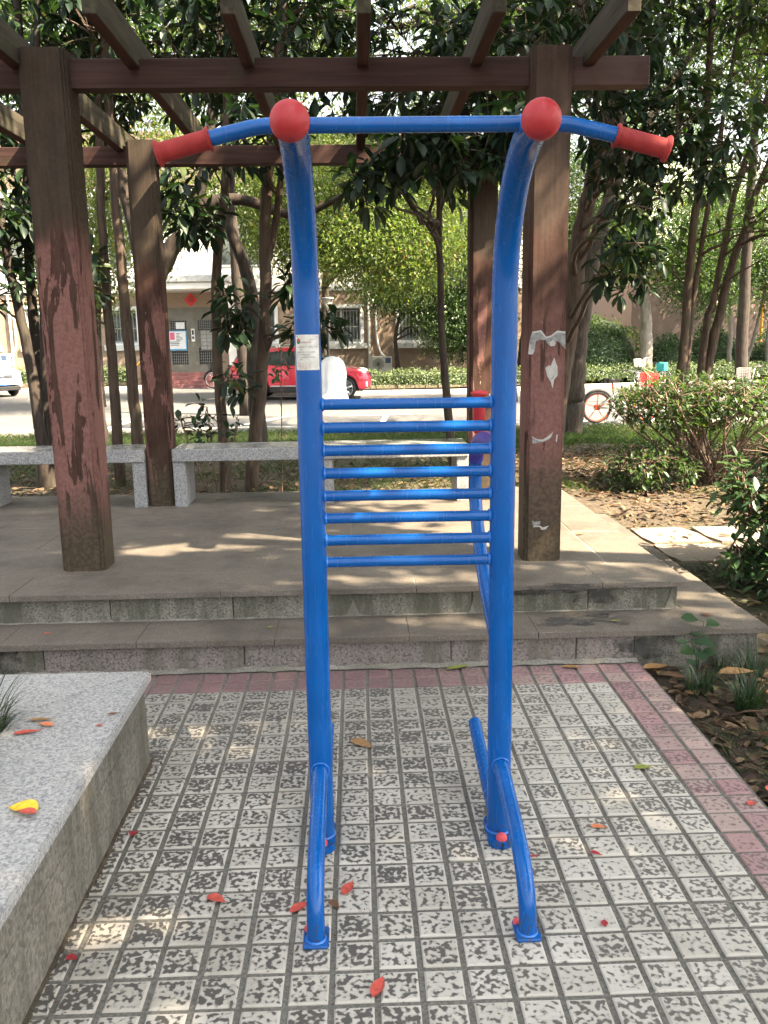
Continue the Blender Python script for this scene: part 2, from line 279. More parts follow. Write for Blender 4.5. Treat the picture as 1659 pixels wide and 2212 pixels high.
# ------------------------------------------------------------ mesh helpers
def link(name, me, mat=None, parent=None, loc=(0, 0, 0), smooth=False, kind=None):
    o = bpy.data.objects.new(name, me); COL.objects.link(o); o.location = loc
    if mat is not None and not me.materials: me.materials.append(M[mat] if isinstance(mat, str) else mat)
    if parent: o.parent = parent
    if smooth: me.polygons.foreach_set('use_smooth', [True]*len(me.polygons))
    if kind: o['kind'] = kind
    return o
def tag(o, label=None, cat=None, group=None, kind=None):
    if label: o['label'] = label
    if cat: o['category'] = cat
    if group: o['group'] = group
    if kind: o['kind'] = kind
    return o
def empty(name, label, cat, loc=(0, 0, 0), rz=0, group=None):
    o = bpy.data.objects.new(name, None); COL.objects.link(o); o.location = loc; o.rotation_euler[2] = rz
    o.empty_display_size = .1
    return tag(o, label, cat, group)
class MB:
    def __init__(s): s.v = []; s.f = []
    def add(s, v, f):
        k = len(s.v); s.v += [tuple(x) for x in v]; s.f += [tuple(i+k for i in q) for q in f]; return s
    def box(s, x0, x1, y0, y1, z0, z1):
        v = [(x, y, z) for z in (z0, z1) for y in (y0, y1) for x in (x0, x1)]
        return s.add(v, [(0, 2, 3, 1), (4, 5, 7, 6), (0, 1, 5, 4), (2, 6, 7, 3), (0, 4, 6, 2), (1, 3, 7, 5)])
    def bbox(s, x0, x1, y0, y1, z0, z1, b=.006, seg=1):
        bm = bmesh.new(); bmesh.ops.create_cube(bm, size=1)
        for q in bm.verts: q.co = Vector(((x0+x1)/2+q.co.x*(x1-x0), (y0+y1)/2+q.co.y*(y1-y0), (z0+z1)/2+q.co.z*(z1-z0)))
        bmesh.ops.bevel(bm, geom=bm.edges[:], offset=b, segments=seg, affect='EDGES', profile=.5)
        return s.bm(bm)
    def bm(s, bm, mtx=None):
        if mtx: bm.transform(mtx)
        bm.verts.ensure_lookup_table(); bm.verts.index_update()
        s.add([q.co[:] for q in bm.verts], [[q.index for q in f.verts] for f in bm.faces]); bm.free(); return s
    def tube(s, path, rad, n=8, cap=True, sx=1.0):
        P = [Vector(p) for p in path]; k = len(P); rad = rad if hasattr(rad, '__len__') else [rad]*k
        vs = []; ref = None
        for i in range(k):
            d = (P[min(i+1, k-1)]-P[max(i-1, 0)]); d = d.normalized() if d.length > 1e-9 else Vector((0, 0, 1))
            if ref is None:
                ref = Vector((1, 0, 0)) if abs(d.x) < .9 else Vector((0, 1, 0))
            a = (ref-d*ref.dot(d)); a = a.normalized() if a.length > 1e-6 else d.orthogonal().normalized()
            b = d.cross(a); ref = a
            for j in range(n):
                t = 2*PI*j/n; vs.append(P[i]+(a*math.cos(t)*sx+b*math.sin(t))*rad[i])
        fs = [(i*n+j, i*n+(j+1) % n, (i+1)*n+(j+1) % n, (i+1)*n+j) for i in range(k-1) for j in range(n)]
        if cap: fs += [tuple(reversed(range(n))), tuple(range((k-1)*n, k*n))]
        return s.add(vs, fs)
    def lathe(s, prof, n=16, o=(0, 0, 0), axis='z'):
        vs = []
        for r, h in prof:
            for j in range(n):
                t = 2*PI*j/n; a, b = r*math.cos(t), r*math.sin(t)
                q = {'z': (a, b, h), 'y': (a, h, b), 'x': (h, a, b)}[axis]; vs.append((o[0]+q[0], o[1]+q[1], o[2]+q[2]))
        k = len(prof); fs = [(i*n+j, i*n+(j+1) % n, (i+1)*n+(j+1) % n, (i+1)*n+j) for i in range(k-1) for j in range(n)]
        fs += [tuple(reversed(range(n))), tuple(range((k-1)*n, k*n))]
        return s.add(vs, fs)
    def sphere(s, o, r, n=24, m=14, sc=(1, 1, 1)):
        prof = [(max(1e-4, math.sin(PI*i/m)), -math.cos(PI*i/m)) for i in range(m+1)]; k = len(s.v); s.lathe(prof, n)
        for i in range(k, len(s.v)): x, y, z = s.v[i]; s.v[i] = (o[0]+x*r*sc[0], o[1]+y*r*sc[1], o[2]+z*r*sc[2])
        return s
    def torus(s, o, R0, r, n=28, m=8, axis='y', flat=1.0):
        vs = []
        for i in range(n):
            t = 2*PI*i/n
            for j in range(m):
                u = 2*PI*j/m; rr = R0+r*math.cos(u); a, b, h = rr*math.cos(t), rr*math.sin(t), r*math.sin(u)*flat
                q = {'y': (a, h, b), 'z': (a, b, h), 'x': (h, a, b)}[axis]; vs.append((o[0]+q[0], o[1]+q[1], o[2]+q[2]))
        fs = [(i*m+j, i*m+(j+1) % m, ((i+1) % n)*m+(j+1) % m, ((i+1) % n)*m+j) for i in range(n) for j in range(m)]
        return s.add(vs, fs)
    def prism(s, poly, y0, y1, axis='y'):
        k = len(poly)
        def q(p, h): return {'y': (p[0], h, p[1]), 'z': (p[0], p[1], h), 'x': (h, p[0], p[1])}[axis]
        return s.add([q(p, y0) for p in poly]+[q(p, y1) for p in poly], [tuple(range(k)), tuple(reversed(range(k, 2*k)))]+[(i, k+i, k+(i+1) % k, (i+1) % k) for i in range(k)])
    def mesh(s, name, fixn=True):
        me = bpy.data.meshes.new(name); me.from_pydata(s.v, [], s.f)
        if fixn:
            bm = bmesh.new(); bm.from_mesh(me); bmesh.ops.recalc_face_normals(bm, faces=bm.faces[:]); bm.to_mesh(me); bm.free()
        me.update(); return me
    def obj(s, name, mat, parent=None, smooth=False, loc=(0, 0, 0), kind=None):
        return link(name, s.mesh(name), mat, parent, loc, smooth, kind)
def smooth_by_angle(o, ang=40):
    me = o.data; me.polygons.foreach_set('use_smooth', [True]*len(me.polygons))
    bm = bmesh.new(); bm.from_mesh(me)
    for e in bm.edges:
        if len(e.link_faces) == 2 and e.calc_face_angle(0) > R(ang): e.smooth = False
    bm.to_mesh(me); bm.free(); return o
def np_mesh(name, V, T, rnd=None, smooth=False):
    me = bpy.data.meshes.new(name); nv, nt = len(V), len(T)
    me.vertices.add(nv); me.vertices.foreach_set('co', np.ascontiguousarray(V, np.float32).ravel())
    me.loops.add(nt*3); me.loops.foreach_set('vertex_index', np.ascontiguousarray(T, np.int32).ravel())
    me.polygons.add(nt); me.polygons.foreach_set('loop_start', np.arange(0, nt*3, 3, dtype=np.int32))
    try: me.polygons.foreach_set('loop_total', np.full(nt, 3, np.int32))
    except Exception: pass
    if rnd is not None:
        a = me.attributes.new('rnd', 'FLOAT', 'FACE'); a.data.foreach_set('value', np.ascontiguousarray(rnd, np.float32))
    me.update(calc_edges=True)
    if smooth: me.polygons.foreach_set('use_smooth', np.ones(nt, bool))
    return me
def unit(a): return a/np.maximum(1e-9, np.linalg.norm(a, axis=-1, keepdims=True))
# leaf templates: (t along, s across, h out of plane); triangles
T_BIG = (np.array([(0, 0, 0), (.12, .10, .01), (.12, -.10, .01), (.45, .44, .05), (.45, 0, -.02), (.45, -.44, .05), (.75, .42, .02), (.75, 0, -.06), (.75, -.42, .02), (1, 0, -.14)]),
         np.array([(0, 2, 1), (1, 4, 3), (1, 2, 4), (2, 5, 4), (3, 4, 7), (3, 7, 6), (4, 5, 8), (4, 8, 7), (6, 7, 9), (7, 8, 9)]))
T_MID = (np.array([(0, 0, 0), (.4, .42, .05), (.4, 0, -.02), (.4, -.42, .05), (.75, .30, .0), (.75, -.30, .0), (1, 0, -.1)]),
         np.array([(0, 2, 1), (0, 3, 2), (1, 2, 4), (2, 6, 4), (2, 3, 5), (2, 5, 6)]))
T_LOW = (np.array([(0, 0, 0), (.45, .42, .06), (.45, -.42, .06), (1, 0, -.06)]), np.array([(0, 2, 1), (1, 2, 3)]))
T_BLADE = (np.array([(0, .5, 0), (0, -.5, 0), (.5, .42, .0), (.5, -.42, .0), (1, 0, 0)]), np.array([(0, 1, 3), (0, 3, 2), (2, 3, 4)]))
def leaf_geo(P, D, N, L, W, tpl):
    D = unit(D); Sd = unit(np.cross(D, N)); N2 = np.cross(Sd, D); tv, tt = tpl; n = len(P); m = len(tv)
    L = np.broadcast_to(L, (n,)); W = np.broadcast_to(W, (n,))
    V = P[:, None, :]+tv[None, :, 0, None]*(L[:, None, None]*D[:, None, :])+tv[None, :, 1, None]*(W[:, None, None]*Sd[:, None, :])+tv[None, :, 2, None]*(L[:, None, None]*N2[:, None, :])
    T = tt[None]+(np.arange(n)*m)[:, None, None]
    return V.reshape(-1, 3), T.reshape(-1, 3), len(tt)
def leaf_mesh(name, P, D, N, L, W, tpl, rnd=None):
    V, T, k = leaf_geo(np.asarray(P), np.asarray(D), np.asarray(N), L, W, tpl)
    if rnd is None: rnd = RNG.random(len(P))
    return np_mesh(name, V, T, np.repeat(rnd, k), smooth=False)
def rand_ell(n, c, r, lo=.0):
    d = unit(RNG.normal(size=(n, 3))); rr = (lo**3+(1-lo**3)*RNG.random(n))**(1/3)
    return np.array(c)+d*rr[:, None]*np.array(r)

# ------------------------------------------------------------ trees and shrubs
def bez(a, b, c, n):
    t = np.linspace(0, 1, n)[:, None]; return (1-t)**2*a+2*t*(1-t)*b+t*t*c
def catmull(pts, sub=4):
    P = [Vector(p) for p in pts]; P = [P[0]*2-P[1]]+P+[P[-1]*2-P[-2]]; out = []
    for i in range(1, len(P)-2):
        for k in range(sub):
            t = k/sub; a, b, c, d = P[i-1:i+3]
            out.append(.5*((2*b)+(c-a)*t+(2*a-5*b+4*c-d)*t*t+(3*b-a-3*c+d)*t**3))
    out.append(P[-2]); return out
# openings in the crowns through which the low sun reaches the floor: (lit spot, radius, share of leaves left)
GAPS = [((x, y+.05*x, .31), .13, .0) for x in (-1.25, -1.1, -.95, -.8, -.65, -.5, -.35) for y in (4.95, 5.1)]+[((x, 4.08, .31), .05, .7) for x in (-.45, -.2, .05, .3, .55)]+[((x, 3.86, .16), .03, .9) for x in (-.25, .0, .25, .5)]
GAPS += [((-.66, 2.92, .0), .09, 1.0), ((-.50, 2.95, 0), .07, 1.5), ((-.45, 3.25, 0), .08, 1.9), ((.0, 2.86, .0), .04, 1.4), ((.75, 2.9, .0), .07, 1.4), ((-.735, 2.75, .05), .04, 1.0)]
GAPS += [((1.3, 4.75, .31), .24, .0), ((1.35, 5.2, .31), .34, .0), ((1.25, 5.75, .31), .32, .0), ((1.0, 5.15, .31), .26, .1), ((1.2, 6.2, .31), .3, .0), ((1.45, 4.9, .31), .3, .0), ((1.4, 5.5, .31), .35, .0), ((.95, 4.75, .31), .16, .2), ((.9, 5.6, .31), .25, .1), ((.6, 5.0, .31), .14, .3), ((.5, 5.35, .31), .22, .45), ((.2, 6.3, .31), .16, .4), ((.55, 6.4, .31), .16, .4), ((1.45, 4.3, .31), .1, .4), ((1.75, 4.5, .16), .1, .4), ((2.2, 4.6, .1), .25, .3)]
def sunlit_mask(P):
    k = np.ones(len(P), bool); s_ = np.array(sd)
    for pt, r, kp in [(a, b*1.1+.07, c*.35) for a, b, c in GAPS]:
        v = P-np.array(pt); al = v@s_; d = np.linalg.norm(v-al[:, None]*s_, axis=1); k &= ~((al > 1.0) & (d < r) & (RNG.random(len(P)) > kp))
    return k
def make_tree(name, label, cat, stems, crowns, leafmat, barkmat, style, group=None, twigs=True, leaf_objects=0):
    """stems: list of (points, r_base, r_top); crowns: list of (centre, radii, limbs, clusters); style: leaf parameters"""
    root = empty(name, label, cat, stems[0][0][0], 0, group); o = np.array(stems[0][0][0], float)
    wood = MB(); stem_pts = []; stem_r = []
    for pts, r0, r1 in stems:
        cp = catmull(pts, 5); n = len(cp); rad = [r0+(r1-r0)*(i/(n-1))**.9 for i in range(n)]
        rad[0] *= 1.25
        cp = [p+Vector((random.uniform(-1, 1), random.uniform(-1, 1), 0))*r0*.10 for p in cp]
        wood.tube([p-Vector(o) for p in cp], rad, 12 if r0 > .1 else 8); stem_pts += [np.array(p) for p in cp]; stem_r += rad
    SP = np.array(stem_pts); SR = np.array(stem_r)
    LP, LD, LN, LL, LW, LR = [], [], [], [], [], []
    for (c, r, nl, nc) in crowns:
        c = np.array(c); r = np.array(r); limbs = []
        tips = rand_ell(nl, c, r*.92, .35)
        for tp in tips:
            cost = np.linalg.norm(SP-tp, axis=1)+np.maximum(0, SP[:, 2]-tp[2]+.1)*2.5
            k = int(np.argmin(cost+RNG.random(len(SP))*.3)); a = SP[k]; dist = np.linalg.norm(tp-a)
            mid = (a+tp)/2+np.array([0, 0, .18*dist])+RNG.normal(size=3)*.08*dist
            cur = bez(a, mid, tp, 9); cur[1:-1] += RNG.normal(size=(7, 3))*.015*dist
            rb = min(SR[k]*.7, (.008+.010*dist) if style['mode'] == 'whorl' else (.010+.020*dist)); limbs.append(cur)
            wood.tube([Vector(p-o) for p in cur], [rb*(1-.82*i/8) for i in range(9)], 5, False)
        lp = np.concatenate(limbs)
        nc = int(nc*style.get('mul', 1.0))
        pts = rand_ell(nc, c, r, style.get('lo', .1))
        keep = RNG.random(nc)
        for q in pts:
            j = int(np.argmin(np.linalg.norm(lp-q, axis=1)+RNG.random(len(lp))*.2)); a = lp[j]
            d = q-a; dl = np.linalg.norm(d)
            ml = style.get('twig', .8)
            if dl > ml: q = a+d/dl*ml*(.6+.4*random.random()); d = q-a; dl = np.linalg.norm(d)
            if twigs and dl > .05:
                mid = (a+q)/2+np.array([0, 0, .1*dl]); cur = bez(a, mid, q, 4)
                wood.tube([Vector(p-o) for p in cur], [.006, .005, .004, .003] if style['L'] > .09 else [.008, .006, .004, .003], 3, False)
            ax = unit(d+np.array([0, 0, .25*dl+.02])+RNG.normal(size=3)*.05)
            k = RNG.integers(*style['k'])
            if style['mode'] == 'whorl':
                u = unit(np.cross(ax, RNG.normal(size=3))); v = np.cross(ax, u); ph = np.arange(k)*2*PI/k+RNG.random()*6.28+RNG.normal(size=k)*.25
                dr = (u[None]*np.cos(ph)[:, None]+v[None]*np.sin(ph)[:, None])
                D = dr*RNG.uniform(.7, 1.1, (k, 1))+ax*RNG.uniform(-.1, .7, (k, 1))+np.array([0, 0, -1])*RNG.uniform(.0, style.get('droop', .8), (k, 1))
                N = np.cross(np.cross(D, np.array([0, 0, 1.])), D)*1.0+RNG.normal(size=(k, 3))*.25; N += np.array([0, 0, .3])
                P = q+dr*.015-ax*RNG.uniform(0, .08, (k, 1))
            else:
                P = q+RNG.normal(size=(k, 3))*style['spread']; D = RNG.normal(size=(k, 3))*.8+np.array([0, 0, -.55]); N = RNG.normal(size=(k, 3))*.7+np.array([0, 0, .9])
            LP.append(P); LD.append(unit(D)); LN.append(N)
            s = RNG.uniform(.65, 1.12, k); LL.append(style['L']*s); LW.append(style['L']*style['wr']*s*RNG.uniform(.85, 1.15, k)); LR.append(np.clip(RNG.random(k)*.75+keep[0]*0+RNG.random()*.3, 0, 1))
    wood.obj('trunk', barkmat, root, True)
    P = np.concatenate(LP)-o; D = np.concatenate(LD); N = np.concatenate(LN); L = np.concatenate(LL); W_ = np.concatenate(LW); rn = np.concatenate(LR)
    km = sunlit_mask(P+o); P, D, N, L, W_, rn = P[km], D[km], N[km], L[km], W_[km], rn[km]
    if leaf_objects:
        order = np.argsort(P[:, 1]); first = order[:leaf_objects]; rest = order[leaf_objects:]
        protos = []
        for i in range(8):
            me = leaf_mesh('leaf', np.zeros((1, 3)), np.array([[1., 0, 0]]), np.array([[0, 0, 1.]]), np.array([1.0]), np.array([style['wr']*(0.9+.04*i)]), T_BIG, np.array([i/8.5])); me.materials.append(M[leafmat]); protos.append(me)
        for i in first:
            d = Vector(D[i]).normalized(); nn = Vector(N[i]); sd_ = d.cross(nn).normalized(); n2 = sd_.cross(d)
            lf = bpy.data.objects.new('leaf', protos[int(rn[i]*7.99)]); COL.objects.link(lf); lf.parent = root
            m = Matrix.Identity(4)
            for a in range(3): m[a][0] = d[a]*L[i]; m[a][1] = -sd_[a]*L[i]; m[a][2] = n2[a]*L[i]; m[a][3] = P[i][a]
            lf.matrix_local = m
        P, D, N, L, W_, rn = P[rest], D[rest], N[rest], L[rest], W_[rest], rn[rest]
    link('crown', leaf_mesh('crown', P, D, N, L, W_, style['tpl'], rn), leafmat, root, kind='stuff')
    return root
ST_BIG = dict(mode='whorl', L=.165, wr=.38, k=(5, 9), droop=.9, tpl=T_BIG, twig=.55, mul=1.75)
ST_MID = dict(mode='whorl', L=.105, wr=.40, k=(5, 9), droop=.6, tpl=T_MID, twig=.6, mul=2.3)
ST_SPARSE = dict(mode='cloud', L=.10, wr=.46, k=(18, 28), spread=.20, tpl=T_MID, twig=.7, mul=1.6)
ST_FAR = dict(mode='cloud', L=.125, wr=.55, k=(34, 54), spread=.30, tpl=T_LOW, twig=1.2, mul=1.7)
ST_SHADE = dict(mode='cloud', L=.20, wr=.6, k=(18, 28), spread=.30, tpl=T_LOW, twig=1.2)
ST_SHRUB = dict(mode='whorl', L=.062, wr=.44, k=(5, 9), droop=.3, tpl=T_MID, twig=.3)

# ------------------------------------------------------------ ground, road, pavement
def sstep(a, b, x):
    t = min(1, max(0, (x-a)/(b-a))); return t*t*(3-2*t)
def hn(x, y): return .5*math.sin(x*1.7+y*.9)+.3*math.sin(x*3.9-y*2.7+1)+.2*math.sin(x*8.1+y*6.3)
def gz(x, y):
    if y < 3.75 and x < 1.27: return -.075
    z = -.03+.125*sstep(3.7, 5.2, y)+.10*sstep(5.9, 6.8, y)-.51*sstep(8.5, 17.0, y)
    k = .022 if y < 16.5 else 0
    return z+k*hn(x, y)
RZ = -.25
def build_ground():
    xs = sorted(set([-400, -200, -100, -60, -40, -25, -16, -12]+[round(-9+.25*i, 3) for i in range(73)]+[1.262, 1.275]+[12, 16, 25, 40, 60, 100, 200, 400]))
    ys = sorted(set([-120, -60, -30, -15, -8, -4, -2]+[round(-1+.2*i, 3) for i in range(90)]+[3.745, 3.755]+[17.2, 18, 22, 30, 40, 60, 100, 200, 400, 700]))
    V = [(x, y, gz(x, y)) for y in ys for x in xs]; n = len(xs)
    F = [(j*n+i, j*n+i+1, (j+1)*n+i+1, (j+1)*n+i) for j in range(len(ys)-1) for i in range(n-1)]
    mb = MB(); mb.v = V; mb.f = F
    tag(mb.obj('ground', 'soil', smooth=True), kind='structure')
    rd = MB(); rd.add([(-80, 17.55, RZ), (80, 17.95, RZ), (80, 34.9, RZ), (-80, 34.9, RZ)], [(0, 1, 2, 3)])
    road = tag(rd.obj('road', 'asphalt'), kind='structure')
    def line(x0, y0, x1, y1, wd):
        d = Vector((x1-x0, y1-y0, 0)).normalized(); s = Vector((-d.y, d.x, 0))*wd/2; a = Vector((x0, y0, RZ+.004)); b = Vector((x1, y1, RZ+.004))
        MB().add([a-s, b-s, b+s, a+s], [(0, 1, 2, 3)]).obj('road_marking', 'road_paint', road)
    for k in range(-4, 4):
        x = .55+k*5.7
        line(x-.8, 20.25, x+.75, 20.25, .11); line(x-.05, 18.0, x+.12, 20.2, .12)
    line(-30, 18.05, -3.9, 17.95, .12)
    line(-2.5, 18.1, -1.6, 20.4, .12)
    line(-4.6, 27.0, -3.9, 28.6, .12)
    # flush edging and raised kerbs
    edge = tag(MB().box(-60, 60, 17.40, 17.405, RZ-.1, RZ+.001).obj('verge_edge', 'kerb_stone'), kind='structure')
    for k in range(-14, 14):
        MB().bbox(k*1.0+.008, k*1.0+.992, 17.42, 17.60, RZ-.08, RZ+.035+.004*random.random(), .012).obj('kerb_stone', 'kerb_stone', edge)
    def kerb(nm, pts, bedpoly, zt):
        bed = tag(MB().add([(x, y, zt-.035) for x, y in bedpoly], [tuple(range(len(bedpoly)))]).obj(nm, 'soil'), kind='structure')
        for (a, b) in zip(pts[:-1], pts[1:]):
            a = Vector((*a, 0)); b = Vector((*b, 0)); L = (b-a).length; n = max(1, round(L/1.0)); d = (b-a)/L; s = Vector((-d.y, d.x, 0))
            for i in range(n):
                p = a+d*(L*i/n+.006); q = a+d*(L*(i+1)/n-.006)
                vs = [p, q, q+s*.14, p+s*.14]
                mb = MB().add([Vector((v.x, v.y, RZ-.1)) for v in vs]+[Vector((v.x, v.y, zt-.012)) for v in vs]+[Vector((v.x, v.y, zt)) for v in (p+s*.014+d*.006, q+s*.014-d*.006, q+s*.13, p+s*.13)],
                              [(0, 1, 5, 4), (1, 2, 6, 5), (2, 3, 7, 6), (3, 0, 4, 7), (4, 5, 9, 8), (5, 6, 10, 9), (6, 7, 11, 10), (7, 4, 8, 11), (8, 9, 10, 11)])
                mb.obj('kerb_stone', 'kerb_stone', bed)
    pr = [(-4.7, 34.6), (-4.75, 31.0), (-4.45, 29.3), (-3.4, 28.25), (-1, 27.95), (3.2, 27.95), (5.5, 28.7), (7.6, 29.5), (9.7, 30.1), (13.6, 30.5), (30, 31.5)]
    kerb('planting_bed', pr, [(x+.07, y+.07) for x, y in pr]+[(60, 33), (60, 70), (-4.63, 70)], -.11)
    pl = [(-30, 33.5), (-9.2, 33.3), (-8.45, 33.6), (-8.25, 34.6)]
    kerb('planting_bed', pl, [(x, y+.07) for x, y in pl]+[(-8.3, 36), (-30, 36)], -.11)
build_ground()

TX, TY, PX, PY = .018, 1.682, .1035, .1053
def build_pavement():
    base = tag(MB().add([(-1.9, -.2, -.0055), (1.262, -.2, -.0055), (1.262, 3.72, -.0055), (-1.9, 3.72, -.0055)], [(0, 1, 2, 3)]).obj('pavement', 'joint_sand'), kind='structure')
    def tile_v(wx, wy, ch=.003):
        a, b = wx/2, wy/2
        return [(-a, -b, -.02), (a, -b, -.02), (a, b, -.02), (-a, b, -.02), (-a, -b, -ch), (a, -b, -ch), (a, b, -ch), (-a, b, -ch), (-a+ch, -b+ch, 0), (a-ch, -b+ch, 0), (a-ch, b-ch, 0), (-a+ch, b-ch, 0)]
    F = [(0, 1, 5, 4), (1, 2, 6, 5), (2, 3, 7, 6), (3, 0, 4, 7), (4, 5, 9, 8), (5, 6, 10, 9), (6, 7, 11, 10), (7, 4, 8, 11), (8, 9, 10, 11)]
    protos = {}
    for mt in ('tile_grey', 'tile_pink'):
        for v in range(4):
            me = bpy.data.meshes.new('paving_tile'); me.from_pydata(tile_v(.0895+random.uniform(-.0015, .001), .0930+random.uniform(-.0015, .001), .0028+.0008*v), [], F); me.materials.append(M[mt]); protos[mt, v] = me
    cells = []
    for j in range(-16, 19):
        for i in range(-18, 12):
            x, y = TX+(i+.5)*PX, TY+(j+.5)*PY
            if x < -.76 and y < 2.88: continue
            mt = 'tile_pink' if (i >= 10 or j >= 17) else 'tile_grey'
            vis = y > 1.55 and -.485*y-.05 < x < .56*y+.02
            cells.append((not vis, y, x, mt))
    cells.sort(); rest = {'tile_grey': MB(), 'tile_pink': MB()}
    for k, (nv, y, x, mt) in enumerate(cells):
        z = random.uniform(-.0012, .0012); rot = random.uniform(-.012, .012); tx, ty = random.uniform(-.006, .006), random.uniform(-.006, .006)
        if k < 300 and not nv:
            o = bpy.data.objects.new('paving_tile', protos[mt, random.randrange(4)]); COL.objects.link(o); o.parent = base
            o.location = (x, y, z); o.rotation_euler = (tx, ty, rot)
        else:
            mtx = Matrix.Translation((x, y, z)) @ Matrix.Rotation(rot, 4, 'Z') @ Matrix.Rotation(tx, 4, 'X') @ Matrix.Rotation(ty, 4, 'Y')
            rest[mt].add([mtx @ Vector(v) for v in tile_v(.0895, .0930)], F)
    for mt, mb in rest.items(): mb.obj('paving_tile_field', mt, base, kind='stuff')
build_pavement()

def build_platform():
    root = empty('stone_platform', 'raised granite platform with two steps beneath the timber pergola', 'platform', (0, 3.7, 0))
    O = Vector((0, 3.7, 0))
    def part(mb, nm, mt, smooth=False):
        mb.v = [tuple(Vector(v)-O) for v in mb.v]; return mb.obj(nm, mt, root, smooth)
    XL = -5.0
    # cores (mortar bed) slightly below the slabs
    part(MB().box(XL, 1.80, 3.735, 6.45, -.1, .125), 'core', 'mortar')
    part(MB().box(XL, 1.52, 4.0, 6.66, .12, .277), 'core', 'mortar')
    part(MB().box(XL, 1.55, 3.95, 6.65, .2785, .3052), 'grout', 'mortar')
    part(MB().box(XL, 1.82, 3.69, 6.29, .1275, .1535), 'grout', 'mortar')
    j = lambda: random.uniform(-.0008, .0008)
    def slab(x0, x1, y0, y1, z0, z1, mt='granite_floor', b=.004, nm='floor_slab'):
        part(MB().bbox(x0+.0013, x1-.0013, y0+.0013, y1-.0013, z0, z1+j(), .0015), nm, mt)
    def nosing(xs, y0, y1, zt):
        for a, b in zip(xs[:-1], xs[1:]): part(MB().bbox(a+.0012, b-.0012, y0, y1-.001, zt-.03, zt+j(), .0025, 2), 'tread_slab', 'granite_floor')
    # lower step
    nosing([XL, -3.4, -2.8, -2.2, -1.6, -1.0, -.39, .21, .79, 1.84], 3.675, 3.985, .157)
    for a, b in ((3.985, 4.75), (4.75, 5.5), (5.5, 6.3)): part(MB().bbox(1.545, 1.84, a, b-.004, .127, .157+j(), .01, 2), 'tread_slab', 'granite_floor')
    rx = [XL, -3.2, -2.3, -1.42, -.53, .40, .97, 1.235]
    for a, b in zip(rx[:-1], rx[1:]): part(MB().bbox(a+.002, b-.002, 3.705+j(), 3.735, -.03, .125, .003), 'riser_slab', 'granite_riser_mossy' if b < -1.4 else 'granite_riser')
    part(MB().bbox(1.237, 1.805, 3.709, 3.737, -.06, .125, .004), 'riser_slab', 'granite_riser_mossy')
    part(MB().bbox(1.772, 1.802, 3.74, 6.3, -.06, .125, .003), 'riser_slab', 'granite_riser_mossy')
    # mortar fillet along the foot of the lower riser and on the tread
    def fillet(x0, x1, y, z, s, sgn=1):
        mb = MB(); n = int((x1-x0)/.04)
        for i in range(n+1):
            x = x0+(x1-x0)*i/n; a = s*random.uniform(.55, 1.25); h = s*random.uniform(.5, 1.1); mb.v += [(x, y-a, z+.002), (x, y-a*.35, z+h*.55), (x, y+.004, z+h)]
        mb.f = [q for i in range(n) for q in ((3*i, 3*i+3, 3*i+4, 3*i+1), (3*i+1, 3*i+4, 3*i+5, 3*i+2))]
        part(mb, 'mortar_fillet', 'mortar', True)
    fillet(-1.9, 1.25, 3.708, 0, .026); fillet(XL, 1.5, 3.983, .157, .020)
    # upper riser and edge slabs
    rx = [XL, -3.0, -2.4, -1.78, -1.19, -.61, -.04, .53, 1.09, 1.525]
    for a, b in zip(rx[:-1], rx[1:]): part(MB().bbox(a+.002, b-.002, 3.972+j(), 4.0, .155, .278, .003), 'riser_slab', 'granite_riser_mossy')
    part(MB().bbox(1.495, 1.525, 4.002, 6.58, .155, .278, .003), 'riser_slab', 'granite_riser')
    nosing([XL, -3.5, -2.57, -1.64, -.66, .26, 1.145, 1.565], 3.93, 4.275, .308)
    for a, b in ((4.277, 5.05), (5.05, 5.85), (5.85, 6.66)): part(MB().bbox(1.27, 1.565, a, b-.004, .278, .308+j(), .012, 3), 'tread_slab', 'granite_floor')
    for r, (y0, y1) in enumerate(((4.277, 4.87), (4.87, 5.46), (5.46, 6.05), (6.05, 6.66))):
        x = XL+(.45 if r % 2 else 0); xs = [XL]
        while xs[-1] < 1.2:
            xs.append(min(1.266, (x := x+.9)))
        for a, b in zip(xs[:-1], xs[1:]):
            if b-a > .02: slab(a, b, y0, y1, .278, .3075)
    part(MB().bbox(XL, 1.56, 6.668, 6.72, .1, .300, .008), 'edge_slab', 'granite_riser')
    # mortar smears on the risers
    def smear(x, y, z0, h, wd, nm='mortar_smear'):
        pts = []
        n = 7
        for i in range(n): t = i/(n-1); pts.append((x-wd*(1-t)**1.8*random.uniform(.8, 1.1), z0+h*t))
        for i in reversed(range(n-1)): t = i/(n-1); pts.append((x+wd*(1-t)**1.8*random.uniform(.8, 1.1), z0+h*t))
        part(MB().prism(pts, y-.003, y+.006), nm, 'mortar')
    smear(-.04, 3.970, .158, .105, .045); smear(.53, 3.970, .158, .07, .022); smear(1.49, 3.970, .158, .095, .035); smear(-1.19, 3.970, .158, .03, .02)
    # soot burn marks where paper was burnt
    def blotch(x, y, z, rx, ry, nm='soot_stain', upright=False):
        n = 40; pts = []
        for i in range(n):
            t = 2*PI*i/n; k = 1+.18*math.sin(3*t+x*9)+.12*math.sin(7*t+1)+.1*random.uniform(-1, 1); pts.append((x+rx*k*math.cos(t), (z if upright else y)+ry*k*math.sin(t)))
        mb = MB()
        if upright: mb.add([(p[0], y, p[1]) for p in pts], [tuple(range(n))])
        else: mb.add([(p[0], p[1], z) for p in pts], [tuple(range(n))])
        return part(mb, nm, 'soot_soft')
    t = NT('soot_soft'); oc = t.pos(); n = t.noise(oc, 24, 5, .7); c = t.mix(t.step(n, .35, .62), (.035, .033, .032), (.10, .095, .088)); M['soot_soft'] = t.fin(c, .9)
